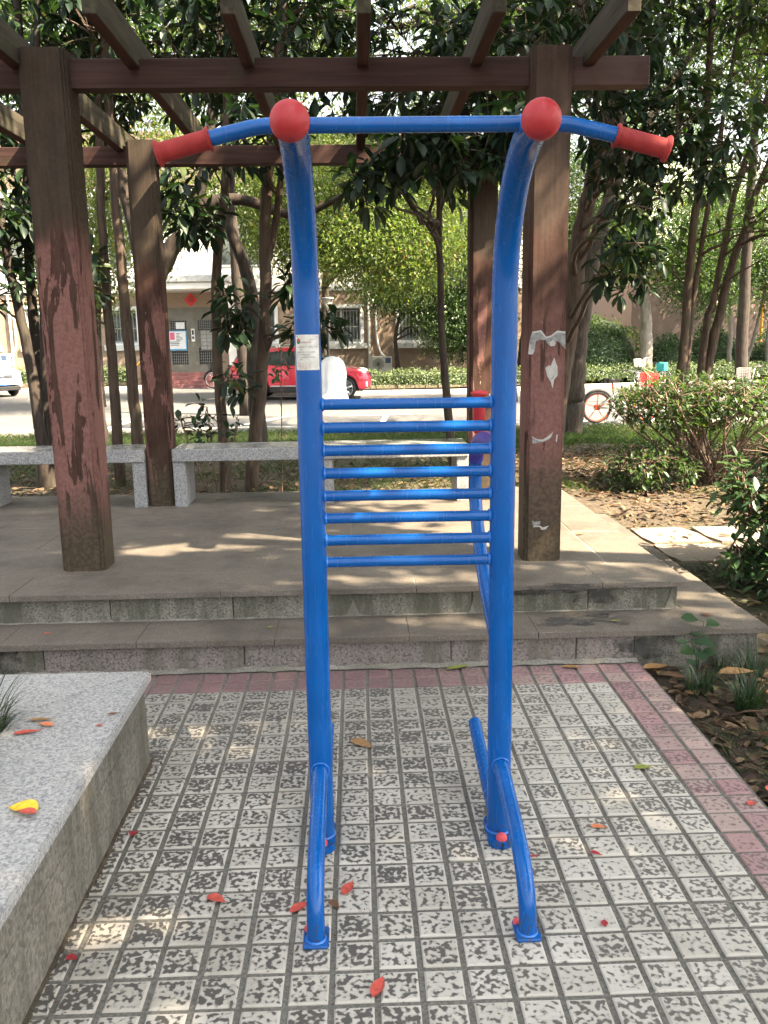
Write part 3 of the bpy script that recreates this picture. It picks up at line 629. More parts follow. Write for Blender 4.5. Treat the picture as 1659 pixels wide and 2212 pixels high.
    tr = t.n('ShaderNodeBsdfTransparent'); mx = t.n('ShaderNodeMixShader'); t.put(mx.inputs[0], t.step(t.noise(t.vmul(oc, (1, 1.6, 1)), 11, 5, .65), .36, .62, .05, .75)); t.t.links.new(tr.outputs[0], mx.inputs[1]); t.t.links.new(t.b.outputs[0], mx.inputs[2]); t.t.links.new(mx.outputs[0], t.out.inputs[0])
    blotch(1.05, 3.835, .1605, .20, .10); blotch(.98, 3.9255, .287, .24, .022, upright=True); blotch(1.13, 3.968, .225, .10, .035, upright=True); blotch(.86, 3.968, .262, .22, .018, upright=True); blotch(1.3, 3.70, .07, .14, .05, upright=True); blotch(-1.62, 3.70, .07, .12, .06, upright=True)
build_platform()

def build_path():
    p = tag(MB().box(1.95, 6.0, 4.95, 5.95, .0, .088).obj('flagstone_path', 'soil'), kind='structure')
    random.seed(5)
    for r in range(2):
        x = 1.9
        while x < 5.5:
            wd = random.uniform(.35, .6); y0 = 4.98+r*.5
            poly = [(x+.015+random.uniform(0, .04), y0+.015+random.uniform(0, .03)), (x+wd-.015-random.uniform(0, .04), y0+.015+random.uniform(0, .04)), (x+wd-.015, y0+.27), (x+wd-.02-random.uniform(0, .05), y0+.475), (x+.02, y0+.48-random.uniform(0, .03)), (x+.01, y0+.2)]
            MB().prism(poly, .05, .112+random.uniform(0, .008), 'z').obj('flagstone', 'flagstone', p); x += wd
build_path()

# ------------------------------------------------------------ pergola and benches
def build_pergola():
    root = empty('pergola', 'weathered red-brown timber pergola with square posts, beams and rafters', 'pergola', (0, 4.4, .308)); O = Vector((0, 4.4, .308))
    def part(mb, nm, mt):
        mb.v = [tuple(Vector(v)-O) for v in mb.v]; return mb.obj(nm, mt, root)
    def post(x0, x1, y0, y1, zt, mt, lab=None, lean=0):
        n = .022; m = .010
        poly = [(x0+n, y0), (x1-n, y0), (x1-n, y0+m), (x1-m, y0+m), (x1-m, y0+n), (x1, y0+n), (x1, y1-n), (x1-n, y1), (x0+n, y1), (x0, y1-n), (x0, y0+n), (x0+m, y0+n), (x0+m, y0+m), (x0+n, y0+m)]
        mb = MB().prism(poly, .300, zt, 'z')
        mb.v = [(x+lean*(z-.3), y, z) for x, y, z in mb.v]
        o = part(mb, 'post', mt)
        if lab: o['label'] = lab
        return o
    post(-1.535, -1.315, 4.36, 4.56, 2.796, 'post_front_left', 'front post with pink paint peeling in long ragged strips')
    rp = post(.850, 1.046, 4.36, 4.545, 2.793, 'post_front_right', 'front post with torn grey and white poster scraps on pink paint')
    post(-1.505, -1.322, 6.14, 6.33, 2.778, 'post_rear'); post(.795, .985, 6.14, 6.33, 2.778, 'post_rear')
    post(-3.86, -3.66, 4.36, 4.56, 2.796, 'post_front_left'); post(-3.86, -3.67, 6.14, 6.33, 2.778, 'post_rear')
    # beams are let into the posts, a little behind their front faces
    part(MB().bbox(-4.4, 1.43, 4.425, 4.51, 2.632, 2.765, .004), 'beam', 'beam_wood')
    part(MB().bbox(-4.4, 1.43, 6.195, 6.285, 2.628, 2.748, .004), 'beam', 'beam_wood')
    for k in range(-8, 3):
        xr = .087+.5375*k
        part(MB().bbox(xr-.057, xr, 3.735+random.uniform(-.01, .01), 6.92, 2.720, 2.865, .004), 'rafter', 'rafter_wood')
    # torn poster scraps left on the right front post
    def scrap(pts, mt, y, th=.0025):
        poly = [(.948+a, b) for a, b in pts]; mb = MB().prism(poly, y-th, y); mb.v = [tuple(Vector(v)-O) for v in mb.v]; q = mb.obj('poster_scrap', mt, root); return q
    Y0 = 4.3595
    scrap([(-.088, 1.432), (-.075, 1.482), (-.03, 1.488), (-.005, 1.455), (.02, 1.462), (.05, 1.484), (.092, 1.478), (.094, 1.395), (.060, 1.432), (.035, 1.436), (.02, 1.410), (.0, 1.425), (-.005, 1.440), (-.03, 1.443), (-.055, 1.436), (-.06, 1.395), (-.09, 1.375)], 'paper_grey', Y0)
    scrap([(-.076, 1.482), (-.03, 1.489), (-.004, 1.457), (.02, 1.463), (.05, 1.486), (.092, 1.481), (.091, 1.472), (.05, 1.476), (.02, 1.454), (-.006, 1.448), (-.034, 1.480), (-.072, 1.474)], 'paper_white', Y0-.0026, .0015)
    scrap([(-.094, 1.372), (-.086, 1.43), (-.078, 1.40), (-.06, 1.393), (-.07, 1.372)], 'paper_white', Y0-.0026, .0015)
    scrap([(.012, 1.43), (.03, 1.442), (.045, 1.428), (.04, 1.412), (.018, 1.41)], 'paper_white', Y0-.0026, .0015)
    scrap([(-.005, 1.305), (.015, 1.318), (.022, 1.312), (.038, 1.355), (.056, 1.31), (.058, 1.268), (.04, 1.245), (.034, 1.20), (.024, 1.235), (.006, 1.262)], 'paper_white', Y0)
    scrap([(.024, 1.25), (.045, 1.272), (.036, 1.255), (.026, 1.244)], 'paper_grey', Y0-.0026, .001)
    scrap([(-.066, .962), (-.055, .955), (-.03, .945), (.0, .948), (.03, .975), (.038, .972), (.024, .946), (-.01, .932), (-.034, .93), (-.062, .924)], 'paper_grey', Y0)
    scrap([(-.068, .964), (-.04, .947), (-.012, .944), (.018, .962), (.042, .984), (.03, .955), (-.008, .936), (-.034, .940), (-.058, .952)], 'paper_white', Y0-.0026, .0012)
    scrap([(.060, .97), (.066, .968), (.062, .93), (.056, .936)], 'paper_white', Y0)
    scrap([(-.056, .525), (-.044, .518), (-.012, .522), (-.016, .506), (-.036, .500), (-.05, .492), (-.054, .505)], 'paper_grey', Y0)
    scrap([(-.052, .49), (-.018, .492), (-.006, .475), (.016, .478), (.03, .496), (.0, .488), (-.016, .498), (-.048, .499)], 'paper_white', Y0)
build_pergola()

def build_bench(x0, x1, legs, label):
    b = empty('stone_bench', label, 'bench', ((x0+x1)/2, 6.28, .308)); O = Vector(((x0+x1)/2, 6.28, .308))
    def part(mb, nm, mt):
        mb.v = [tuple(Vector(v)-O) for v in mb.v]; return mb.obj(nm, mt, b)
    part(MB().bbox(x0, x1, 6.095, 6.46, .632, .7195, .006, 2), 'seat', 'granite_bench'); part(MB().bbox(x0+.004, x1-.004, 6.099, 6.456, .7197, .7225, .001), 'seat_top', 'granite_bench_top')
    for l in legs: part(MB().bbox(l, l+.085, 6.11, 6.45, .306, .632, .004), 'leg', 'granite_bench')
build_bench(-3.64, -1.512, (-3.6, -2.68, -1.598), 'grey granite bench left of the rear post')
build_bench(-1.312, .785, (-1.312, -.27, .70), 'long grey granite bench running behind the blue exercise frame')

# ------------------------------------------------------------ planter
def build_planter():
    z1 = .34; root = empty('stone_planter', 'knee-high stone planter with pale speckled granite coping', 'planter', (-1.6, 1.6, 0)); O = Vector((-1.6, 1.6, 0))
    def part(mb, nm, mt):
        mb.v = [tuple(Vector(v)-O) for v in mb.v]; return mb.obj(nm, mt, root)
    xe, ye, wd = -.732, 2.86, .335
    part(MB().box(-4.0, -.755, -.6, 2.845, -.02, .20).box(-4.0, -1.04, 2.53, 2.84, .2, .305).box(-1.04, -.757, -.6, 2.84, .2, .305), 'wall', 'planter_wall')
    def cap(poly, nm='coping_slab'):
        bm = bmesh.new(); vs = [bm.verts.new((*p, z1-.035)) for p in poly]; f = bm.faces.new(vs); r = bmesh.ops.extrude_face_region(bm, geom=[f])
        for v in [q for q in r['geom'] if isinstance(q, bmesh.types.BMVert)]: v.co.z = z1
        bmesh.ops.recalc_face_normals(bm, faces=bm.faces[:]); bmesh.ops.bevel(bm, geom=bm.edges[:], offset=.005, segments=2, affect='EDGES'); part(MB().bm(bm), nm, 'granite_cap')
    g = .0028
    cap([(xe-g*2, ye), (-2.3, ye), (-2.3, ye-wd), (xe-wd-g, ye-wd)]); cap([(-2.303, ye), (-4.0, ye), (-4.0, ye-wd), (-2.303, ye-wd)])
    cap([(xe, ye-g*2), (xe, 1.35), (xe-wd, 1.35), (xe-wd, ye-wd-g)]); cap([(xe, 1.347), (xe, -.6), (xe-wd, -.6), (xe-wd, 1.347)])
    mb = MB(); n = 16
    for j in range(n+1):
        for i in range(n+1): x = -3.9+2.85*i/n; y = -.5+3.04*j/n; mb.v.append((x, y, .275+.02*hn(x*2, y*2)))
    mb.f = [(j*(n+1)+i, j*(n+1)+i+1, (j+1)*(n+1)+i+1, (j+1)*(n+1)+i) for j in range(n) for i in range(n)]
    part(mb, 'soil', 'soil')
build_planter()

def blade_tuft(name, label, cat, loc, n, L, wd, rad, mat, lean=.9, group=None, up=1.0):
    a = RNG.random(n)*2*PI; rr = np.sqrt(RNG.random(n))*rad; P = np.stack([rr*np.cos(a), rr*np.sin(a), np.zeros(n)-.005], 1)
    b = a+RNG.normal(size=n)*.7; ln = L*RNG.uniform(.55, 1.1, n); ben = RNG.uniform(.2, 1, n)*lean
    dirh = np.stack([np.cos(b), np.sin(b), np.zeros(n)], 1); V = []; T = []
    seg = 5; side = np.stack([-np.sin(b), np.cos(b), np.zeros(n)], 1)
    pts = [P]
    for s in range(1, seg+1):
        ang = PI/2*up-ben*1.9*(s/seg)**1.2; pts.append(pts[-1]+(dirh*np.cos(ang)[:, None]+np.array([0, 0, 1])*np.sin(ang)[:, None])*(ln/seg)[:, None])
    ws = [1, 1, .9, .75, .5, .05]
    VV = np.stack([pts[s]+side*wd*ws[s]*sg*.5 for s in range(seg+1) for sg in (-1, 1)], 1)
    VV[:, :, 2] = np.maximum(VV[:, :, 2], -.004)
    tt = np.array([q for s in range(seg) for q in ((2*s, 2*s+1, 2*s+3), (2*s, 2*s+3, 2*s+2))]); m = 2*(seg+1)
    me = np_mesh(name, VV.reshape(-1, 3), (tt[None]+(np.arange(n)*m)[:, None, None]).reshape(-1, 3), np.repeat(RNG.random(n), len(tt)))
    return tag(link(name, me, mat, loc=loc), label, cat, group)
blade_tuft('grass_clump', 'dark strap-leaved grass clump spilling over the planter coping near its far corner', 'grass', (-1.125, 2.40, .285), 90, .26, .007, .06, 'grass_dark', 1.0)
blade_tuft('grass_clump', 'strap-leaved grass clump in the planter cut by the left photo edge', 'grass', (-1.135, 2.12, .285), 90, .27, .007, .07, 'grass_dark', 1.0)

# ------------------------------------------------------------ blue exercise frame
def build_frame():
    XLp, XRp, YP = -.128, .394, 2.335
    root = empty('exercise_frame', 'blue painted steel pull-up and leg-raise frame with red balls and grips', 'exercise equipment', ((XLp+XRp)/2, YP, 0)); O = Vector(((XLp+XRp)/2, YP, 0))
    def part(mb, nm, mt, smooth=True, parent=None, ang=None):
        mb.v = [tuple(Vector(v)-O) for v in mb.v]; o = mb.obj(nm, mt, parent or root)
        if smooth: smooth_by_angle(o, ang or 40)
        return o
    RP = .0345
    for side, x in ((-1, XLp), (1, XRp)):
        path = [(x, YP, .02), (x, YP, .5), (x, YP, 1.0), (x, YP, 1.56)]
        rc = .36
        for i in range(1, 15):
            a = R(86)*i/14; path.append((x, YP-rc*(1-math.cos(a)), 1.56+rc*.93*math.sin(a)))
        e = path[-1]; path.append((x, e[1]-.10, e[2]+.003))
        post = part(MB().tube(path, RP, 28), 'post', 'blue_paint')
        # foot flange with its rounded front lug and bolt caps
        def stadium(rx, ln, n=12): return [(x+rx*math.cos(PI*i/n+PI), YP-ln/2+rx*math.sin(PI*i/n+PI)) for i in range(n+1)]+[(x+rx*math.cos(PI*i/n), YP+ln/2+rx*math.sin(PI*i/n)) for i in range(n+1)]
        fl = part(MB().prism(stadium(.038, .085), .001, .022, 'z'), 'base_flange', 'blue_paint', parent=post)
        part(MB().torus((x, YP, .023), RP+.001, .004, 28, 6, 'z'), 'weld_bead', 'weld_paint', parent=post)
        for sy in (-1, 1): part(MB().lathe([(.016, .02), (.016, .026), (.0145, .033), (.008, .038), (.0005, .0395)], 18, (x, YP+sy*.0575, 0)), 'bolt_cap', 'red_cap')
        part(MB().box(x-.0018, x+.0018, YP-.083, YP-.0815+.003, .002, .0225), 'slot', 'trim_black', False, parent=post)
        # ball on the forward tip of the post
        by, bz = 1.862, 1.893
        part(MB().sphere((x+(.004 if side < 0 else -.010), by, bz-.008), .0408, 40, 24), 'ball', 'red_rubber')
        # front brace leg
        leg = catmull([(x, YP-.02, .238), (x, YP-.06, .236), (x, 2.19, .215), (x, 2.06, .185), (x, 1.955, .145), (x, 1.905, .095), (x, 1.890, .045), (x, 1.887, .006)], 6)
        lg = part(MB().tube(leg, .0222, 20), 'front_leg', 'blue_paint')
        ringp = [(x+.0245*math.cos(t), YP-RP*.93-.004+.006*math.cos(t)**2, .238+.026*math.sin(t)) for t in [2*PI*i/20 for i in range(20)]]
        part(MB().tube(ringp+[ringp[0]], .0026, 6, False), 'weld_bead', 'weld_paint', parent=lg)
        part(MB().bbox(x-.032, x+.032, 1.858, 1.935, .001, .013, .006, 2), 'foot_plate', 'blue_paint', parent=lg)
        part(MB().torus((x, 1.887, .014), .0225, .004, 20, 6, 'z'), 'weld_bead', 'weld_paint', parent=lg)
        part(MB().lathe([(.009, .012), (.009, .018), (.005, .023), (.0005, .024)], 14, (x-.022, 1.921, 0)), 'bolt_cap', 'red_cap')
        # short rear foot bar rising away from the post foot
        part(MB().tube([(x, YP+.02, .022), (x, 2.55, .048), (x, 2.75, .088), (x, 2.868, .112)], .0222, 20), 'rear_foot_bar', 'blue_paint')
        x0_ = x; x = x+side*.022
        # rear loop: from the post back and up, over the top and forward again as an arm rest
        lp = catmull([(x0_, YP+.02, .455), (x, 2.46, .505), (x, 2.60, .565), (x, 2.76, .635), (x, 2.87, .705), (x, 2.965, .79), (x, 3.035, .885), (x, 3.045, 1.0), (x, 3.0, 1.075), (x, 2.92, 1.112), (x, 2.80, 1.128), (x, 2.6, 1.130), (x0_, 2.34, 1.130)], 5)
        lpo = part(MB().tube(lp, .0235, 20), 'arm_loop', 'blue_paint')
        # taped pad over the bend
        pad = [p for p in lp if p.z > 1.02 and p.y > 2.45]; part(MB().tube(pad, .0265, 20), 'arm_pad', 'pad_tape', parent=lpo)
        for k in range(4): part(MB().tube([p+Vector((-.016+.010*k, 0, .0205-.0035*abs(k-1.5))) for p in pad[2:-3]], .0016, 5), 'pad_stripe', 'print_white', parent=lpo)
        gr = part(MB().lathe([(.017, 1.13), (.021, 1.14), (.021, 1.255), (.024, 1.262), (.031, 1.265), (.031, 1.27), (.022, 1.276), (.001, 1.279)], 24, (x+side*.004, 2.985, 0)), 'upright_grip', 'red_rubber')
    # crossbar with drooping handles
    yb, zb = 1.965, 1.900
    xa = (XLp+XRp)/2
    bar = [(xa-.54, yb-.008, 1.846), (xa-.50, yb-.006, 1.857), (xa-.42, yb-.003, 1.878), (xa-.375, yb, 1.889), (xa-.34, yb, 1.8965), (xa-.30, yb, zb), (xa-.2, yb, zb), (xa, yb, zb), (xa+.2, yb, zb), (xa+.30, yb, zb), (xa+.34, yb, 1.8965), (xa+.375, yb, 1.889), (xa+.42, yb-.003, 1.878), (xa+.50, yb-.006, 1.857), (xa+.54, yb-.008, 1.846)]
    cb = part(MB().tube(catmull(bar, 4), .0165, 24), 'crossbar', 'blue_paint')
    for x in (XLp, XRp):
        for sx in (-1, 1): part(MB().torus((x+sx*.0335, yb, zb), .0165, .0035, 20, 6, 'x'), 'weld_bead', 'weld_paint', parent=cb)
    for sx in (-1, 1):
        a = Vector((xa+sx*.432, yb-.003, 1.8745)); b = Vector((xa+sx*.546, yb-.008, 1.8440)); L = (b-a).length
        mb = MB().lathe([(.017, 0), (.0245, 0), (.0255, .003), (.0245, .006), (.0208, .008), (.0206, L-.012), (.023, L-.009), (.027, L-.006), (.0282, L-.002), (.026, L+.001), (.016, L+.003), (.0005, L+.003)], 28, axis='x')
        o = mb.obj('hand_grip', 'red_grip', root); smooth_by_angle(o, 50)
        o.location = a-O; o.rotation_euler = (b-a).to_track_quat('X', 'Z').to_euler()
    # rungs
    for k in range(8):
        z = 1.284-.0622*k
        rg = part(MB().tube([(XLp+RP*.7, YP, z), (XRp-RP*.7, YP, z-.0015)], .0148, 18, False), 'rung', 'blue_paint')
        for x, s in ((XLp, 1), (XRp, -1)): part(MB().torus((x+s*(RP+.0005), YP, z), .0150, .0038, 18, 6, 'x'), 'weld_bead', 'weld_paint', parent=rg)
    # information plate wrapped round the left post
    rr = RP+.0012; half = math.asin(min(.99, .0300/rr)); zb0, zt0 = 1.377, 1.468
    def wrap(u, v, off=0.0): th = u/rr; return (XLp+(rr+off)*math.sin(th+.02), YP-(rr+off)*math.cos(th+.02), v)
    n = 18; umax = half*rr
    mb = MB()
    for zz in (zb0, zt0):
        for i in range(n+1): mb.v.append(wrap(-umax+2*umax*i/n, zz))
    for zz in (zb0, zt0):
        for i in range(n+1): mb.v.append(wrap(-umax+2*umax*i/n, zz, -.001))
    m = n+1; mb.f = [(i, i+1, m+i+1, m+i) for i in range(n)]+[(2*m+i, 3*m+i, 3*m+i+1, 2*m+i+1) for i in range(n)]+[(m+i, m+i+1, 3*m+i+1, 3*m+i) for i in range(n)]+[(i, 2*m+i, 2*m+i+1, i+1) for i in range(n)]+[(0, m, 3*m, 2*m), (n, 2*m+n, 3*m+n, m+n)]
    plate = part(mb, 'information_plate', 'steel_plate')
    def text(body, u, z, size, mt):
        c = bpy.data.curves.new('t', 'FONT'); c.body = body; c.size = size; c.resolution_u = 2; o = bpy.data.objects.new('t', c); COL.objects.link(o); bpy.context.view_layer.update()
        me = bpy.data.meshes.new_from_object(o); bpy.data.objects.remove(o)
        for v in me.vertices: v.co = Vector(wrap(u+v.co.x, z+v.co.y, .0005))-O
        me.update(); link('lettering', me, mt, plate)
    text('多功能训练器', -.019, 1.4465, .0050, 'print_red'); text('全民健身路径-国家专利', .004, 1.4545, .0021, 'print_red')
    for i, (s, u) in enumerate([('功能:增强腰、腹、肩、背部肌力、柔韧性', -.0305), ('和力量', -.022), ('方法:双臂伸直,引体向上,屈体收腹举', -.0305), ('适用:除儿童外各年龄人群', -.0305), ('警示:严禁超负荷使用,防止摔伤或碰', -.0305), ('撞伤害', -.022)]):
        text(s, u, 1.4355-.0066*i, .00325, 'print_dark')
    for i in range(4): text('监制单位:市体育局  安装电话: 2008年', -.028, 1.3945-.0042*i, .0022, 'print_red')
    def disc(a0, a1, mt, nm):
        k = 16; pts = [wrap(-.0245, 1.4515, .0006)]+[wrap(-.0245+.0058*math.cos(a0+(a1-a0)*i/k), 1.4515+.0076*math.sin(a0+(a1-a0)*i/k), .0006) for i in range(k+1)]
        part(MB().add(pts, [(0, i, i+1) for i in range(1, k+1)]), nm, mt, False, plate)
    disc(0, PI, 'print_redlogo', 'emblem_upper'); disc(PI, 2*PI, 'print_green', 'emblem_lower')
    for u in (-.0275, .0275):
        for z in (1.3815, 1.4635): p = wrap(u, z, .0005); part(MB().sphere(p, .0018, 10, 6), 'rivet', 'rivet', parent=plate)
build_frame()

# ------------------------------------------------------------ buildings beyond the road
FY = 35.0
def text_mesh(body, size, ext=.0):
    c = bpy.data.curves.new('t', 'FONT'); c.body = body; c.size = size; c.align_x = 'CENTER'; c.align_y = 'CENTER'; c.extrude = ext; c.resolution_u = 2
    o = bpy.data.objects.new('t', c); COL.objects.link(o); bpy.context.view_layer.update(); me = bpy.data.meshes.new_from_object(o); bpy.data.objects.remove(o)
    for v in me.vertices: v.co = Vector((v.co.x, -v.co.z, v.co.y))
    me.update(); return me
def build_house():
    root = empty('apartment_building', 'low brick apartment block with white upper storey and barred windows', 'building', (-6, FY, RZ)); O = Vector((-6, FY, RZ))
    def part(mb, nm, mt, parent=None, smooth=False):
        mb.v = [tuple(Vector(v)-O) for v in mb.v]; return mb.obj(nm, mt, parent or root, smooth)
    X0, X1 = -32.0, 6.6
    wins = [(-24.6, -22.6, 1.42, 2.95), (-20.0, -18.0, 1.42, 2.95), (-15.9, -13.95, 1.45, 2.98), (-13.0, -11.1, 1.45, 2.98), (-9.75, -8.45, 1.43, 2.9), (-3.55, -3.05, 1.4, 2.85), (-2.2, .32, 1.37, 2.86), (1.58, 4.3, 1.36, 2.86)]
    door = (-7.47, -5.40, .33, 3.05-.22)
    ops = wins+[door]
    xs = sorted({X0, X1, *[o[0] for o in ops], *[o[1] for o in ops]}); zs = sorted({RZ-.1, 3.46, *[o[2] for o in ops], *[o[3] for o in ops]})
    mb = MB()
    for a, b in zip(xs[:-1], xs[1:]):
        run = None
        for c, d in zip(zs[:-1], zs[1:]):
            cx, cz = (a+b)/2, (c+d)/2
            if any(o[0] < cx < o[1] and o[2] < cz < o[3] for o in ops):
                if run: mb.box(a, b, FY, FY+.3, *run); run = None
            else: run = (run[0], d) if run else (c, d)
        if run: mb.box(a, b, FY, FY+.3, *run)
    part(mb, 'brick_wall', 'brick_wall')
    part(MB().box(X0, X1, FY+.31, FY+8, RZ-.1, 3.44), 'inner_volume', 'black_void')
    part(MB().box(X0, X1, FY-.02, FY+8, 3.462, 6.9), 'upper_wall', 'white_render')
    part(MB().box(X0-.4, X1+.4, FY-.55, FY+8.4, 6.9, 7.15), 'eaves', 'grey_trim')
    part(MB().prism([(X0-.4, 7.15), (X1+.4, 7.15), (X1-2.5, 9.2), (X0+2.5, 9.2)], FY-.5, FY+8.4), 'roof', 'wall_beige')
    part(MB().box(X0, X1, FY-.06, FY-.022, 3.40, 3.56), 'string_course', 'grey_trim')
    for x in np.arange(-30, 6, 4.1): # upper windows
        f = part(MB().bbox(x, x+1.9, FY-.06, FY-.023, 4.35, 5.85, .01), 'window', 'window_frame'); part(MB().box(x+.08, x+.91, FY-.075, FY-.062, 4.43, 5.77).box(x+.99, x+1.82, FY-.075, FY-.062, 4.43, 5.77), 'pane', 'window_glass', f)
    for (a, b, c, d) in wins:
        w = part(MB().box(a, a+.13, FY-.03, FY+.28, c, d).box(b-.13, b, FY-.03, FY+.28, c, d).box(a+.13, b-.13, FY-.028, FY+.28, d-.12, d).box(a+.13, b-.13, FY-.028, FY+.28, c, c+.05), 'window', 'window_frame')
        n = max(1, round((b-a)/.85))
        for i in range(n):
            p, q = a+.13+(b-a-.26)*i/n, a+.13+(b-a-.26)*(i+1)/n
            part(MB().box(p, p+.04, FY+.12, FY+.17, c+.05, d-.12).box(q-.04, q, FY+.12, FY+.17, c+.05, d-.12).box(p+.04, q-.04, FY+.121, FY+.169, d-.16, d-.12).box(p+.04, q-.04, FY+.121, FY+.169, c+.05, c+.10), 'sash', 'window_frame', w)
            part(MB().box(p+.04, q-.04, FY+.14, FY+.15, c+.10, d-.16), 'pane', 'window_glass', w)
        g = MB(); k = int((b-a-.26)/.13)
        for i in range(k+1): x = a+.14+(b-a-.28)*i/k; g.tube([(x, FY+.03, c+.05), (x, FY+.03, d-.12)], .011, 5)
        for zz in (c+.12, c+(d-c)*.42, d-.25): g.box(a+.13, b-.13, FY+.022, FY+.038, zz, zz+.03)
        part(g, 'window_grille', 'bar_steel', w)
        part(MB().bbox(a-.12, b+.12, FY-.11, FY+.05, c-.22, c-.005, .01), 'window_sill', 'stone_sill', w)
    # entrance: steps, canopy, steel doors
    for i in range(4): part(MB().bbox(-8.1, -5.15, 34.15+.24*i, FY-.001*i, RZ-.05 if i == 0 else RZ+.145*i-.002, RZ+.145*(i+1), .008), 'step', 'step_red')
    cp = part(MB().bbox(-8.6, -4.85, 33.9, FY-.062, 3.46, 3.72, .02), 'canopy', 'white_render'); part(MB().bbox(-8.7, -4.75, 33.82, FY-.064, 3.722, 3.98, .02), 'canopy_fascia', 'grey_trim', cp)
    part(MB().box(-5.02, -4.72, FY-.12, FY-.002, RZ, 3.40), 'pilaster', 'white_render')
    a, b, c, d = door; mid = (a+b)/2
    dr = part(MB().box(a, a+.07, FY+.04, FY+.16, c, d).box(b-.07, b, FY+.04, FY+.16, c, d).box(a+.07, b-.07, FY+.041, FY+.159, d-.08, d), 'door', 'steel_door')
    dp = MB()
    def leafpanel(p, q, solid):
        for s0, s1, t0, t1 in ((p, p+.12, c, d-.08), (q-.12, q, c, d-.08)): dp.box(s0, s1, FY+.06, FY+.11, t0, t1)
        for t0, t1 in ((c, c+.30), (c+.95, c+1.62), (d-.5, d-.08)): dp.box(p+.12, q-.12, FY+.061, FY+.109, t0, t1)
    leafpanel(a+.07, mid-.10, 0); leafpanel(mid+.10, b-.07, 1); dp.box(mid-.10, mid+.10, FY+.05, FY+.13, c, d-.08)
    part(dp, 'door_leaf', 'steel_door', dr)
    g = MB()
    for p, q in ((a+.19, mid-.22), (mid+.22, b-.19)):
        for t0, t1 in ((c+.30, c+.95), (c+1.62, d-.5)):
            for i in range(1, 8): x = p+(q-p)*i/8; g.box(x-.006, x+.006, FY+.07, FY+.085, t0, t1)
            for i in range(1, 6): z = t0+(t1-t0)*i/6; g.box(p, q, FY+.066, FY+.081, z-.006, z+.006)
    part(g, 'door_grid', 'bar_steel', dr)['kind'] = 'stuff'
    part(MB().tube([(mid-.16, FY+.03, 1.25), (mid-.16, FY-.01, 1.28), (mid-.16, FY-.01, 1.58), (mid-.16, FY+.03, 1.61)], .014, 6), 'door_handle', 'chrome', dr)
    part(MB().bbox(mid-.04, mid+.09, FY+.005, FY+.049, 1.52, 2.02, .005), 'intercom', 'board_white', dr); part(MB().box(mid-.01, mid+.06, FY-.001, FY+.0045, 1.62, 1.72).box(mid-.01, mid+.06, FY-.001, FY+.0045, 1.78, 1.96), 'intercom_screen', 'black_void', dr)
    mbx = part(MB().box(mid+.30, b-.20, FY+.0, FY+.058, 1.18, 1.96), 'mailbox_rack', 'steel_door', dr)
    for i in range(2):
        for k in range(5): x0 = mid+.33+i*.245; part(MB().bbox(x0, x0+.22, FY-.012, FY-.001, 1.21+k*.148, 1.34+k*.148, .004), 'mailbox', 'bar_steel', dr)
    nb = part(MB().bbox(a+.10, mid-.23, FY+.0, FY+.055, 1.18, 1.95, .006), 'notice_board', 'board_blue', dr)
    part(MB().box(a+.13, mid-.27, FY-.006, FY-.001, 1.24, 1.92), 'notice_sheet', 'board_white', dr); part(MB().box(a+.16, a+.34, FY-.010, FY-.0065, 1.60, 1.88), 'notice_card', 'board_pink', dr)
    m2 = MB()
    for i in range(6): m2.box(a+.40, a+.40+random.uniform(.1, .28), FY-.0095, FY-.0065, 1.83-.055*i, 1.85-.055*i)
    for i in range(3): m2.box(a+.16, a+.16+random.uniform(.2, .4), FY-.0095, FY-.0065, 1.50-.06*i, 1.525-.06*i)
    part(m2, 'notice_print', 'print_dark', dr)
    part(MB().box(a+.40, a+.74, FY+.05, FY+.059, 2.02, 2.27), 'paper_note', 'board_white', dr)
    # house number plate, downpipes, wall lamp conduit
    fu = MB().prism([(-6.42-.26, 3.12), (-6.42, 3.12-.26), (-6.42+.26, 3.12), (-6.42, 3.12+.26)], FY-.012, FY-.002); fo = part(fu, 'paper_diamond', 'fu_red')
    t = link('lettering', text_mesh('福', .26, .001), 'print_dark', fo); t.location = Vector((-6.42, FY-.014, 3.12))-O
    for x in (.52, -4.6, -13.45):
        part(MB().tube([(x, FY-.07, RZ), (x, FY-.07, 3.40)], .045, 8), 'downpipe', 'pipe_white', None, True)
    part(MB().tube(catmull([(.78, FY-.05, 2.9), (.80, FY-.06, 2.2), (.84, FY-.06, 1.5), (.98, FY-.08, 1.0), (1.18, FY-.15, .80)], 5), .038, 8), 'pipe_cover', 'pipe_white', None, True)
    part(MB().tube(catmull([(-13.3, FY-.05, 2.6), (-13.28, FY-.06, 1.8), (-13.35, FY-.07, 1.3), (-13.6, FY-.12, 1.0)], 5), .038, 8), 'pipe_cover', 'pipe_white', None, True)
    part(MB().tube([(-8.55, FY-1.0, RZ), (-8.55, FY-1.0, .55), (-8.55, FY-.1, .75)], .03, 8), 'handrail', 'rail_yellow')
build_house()
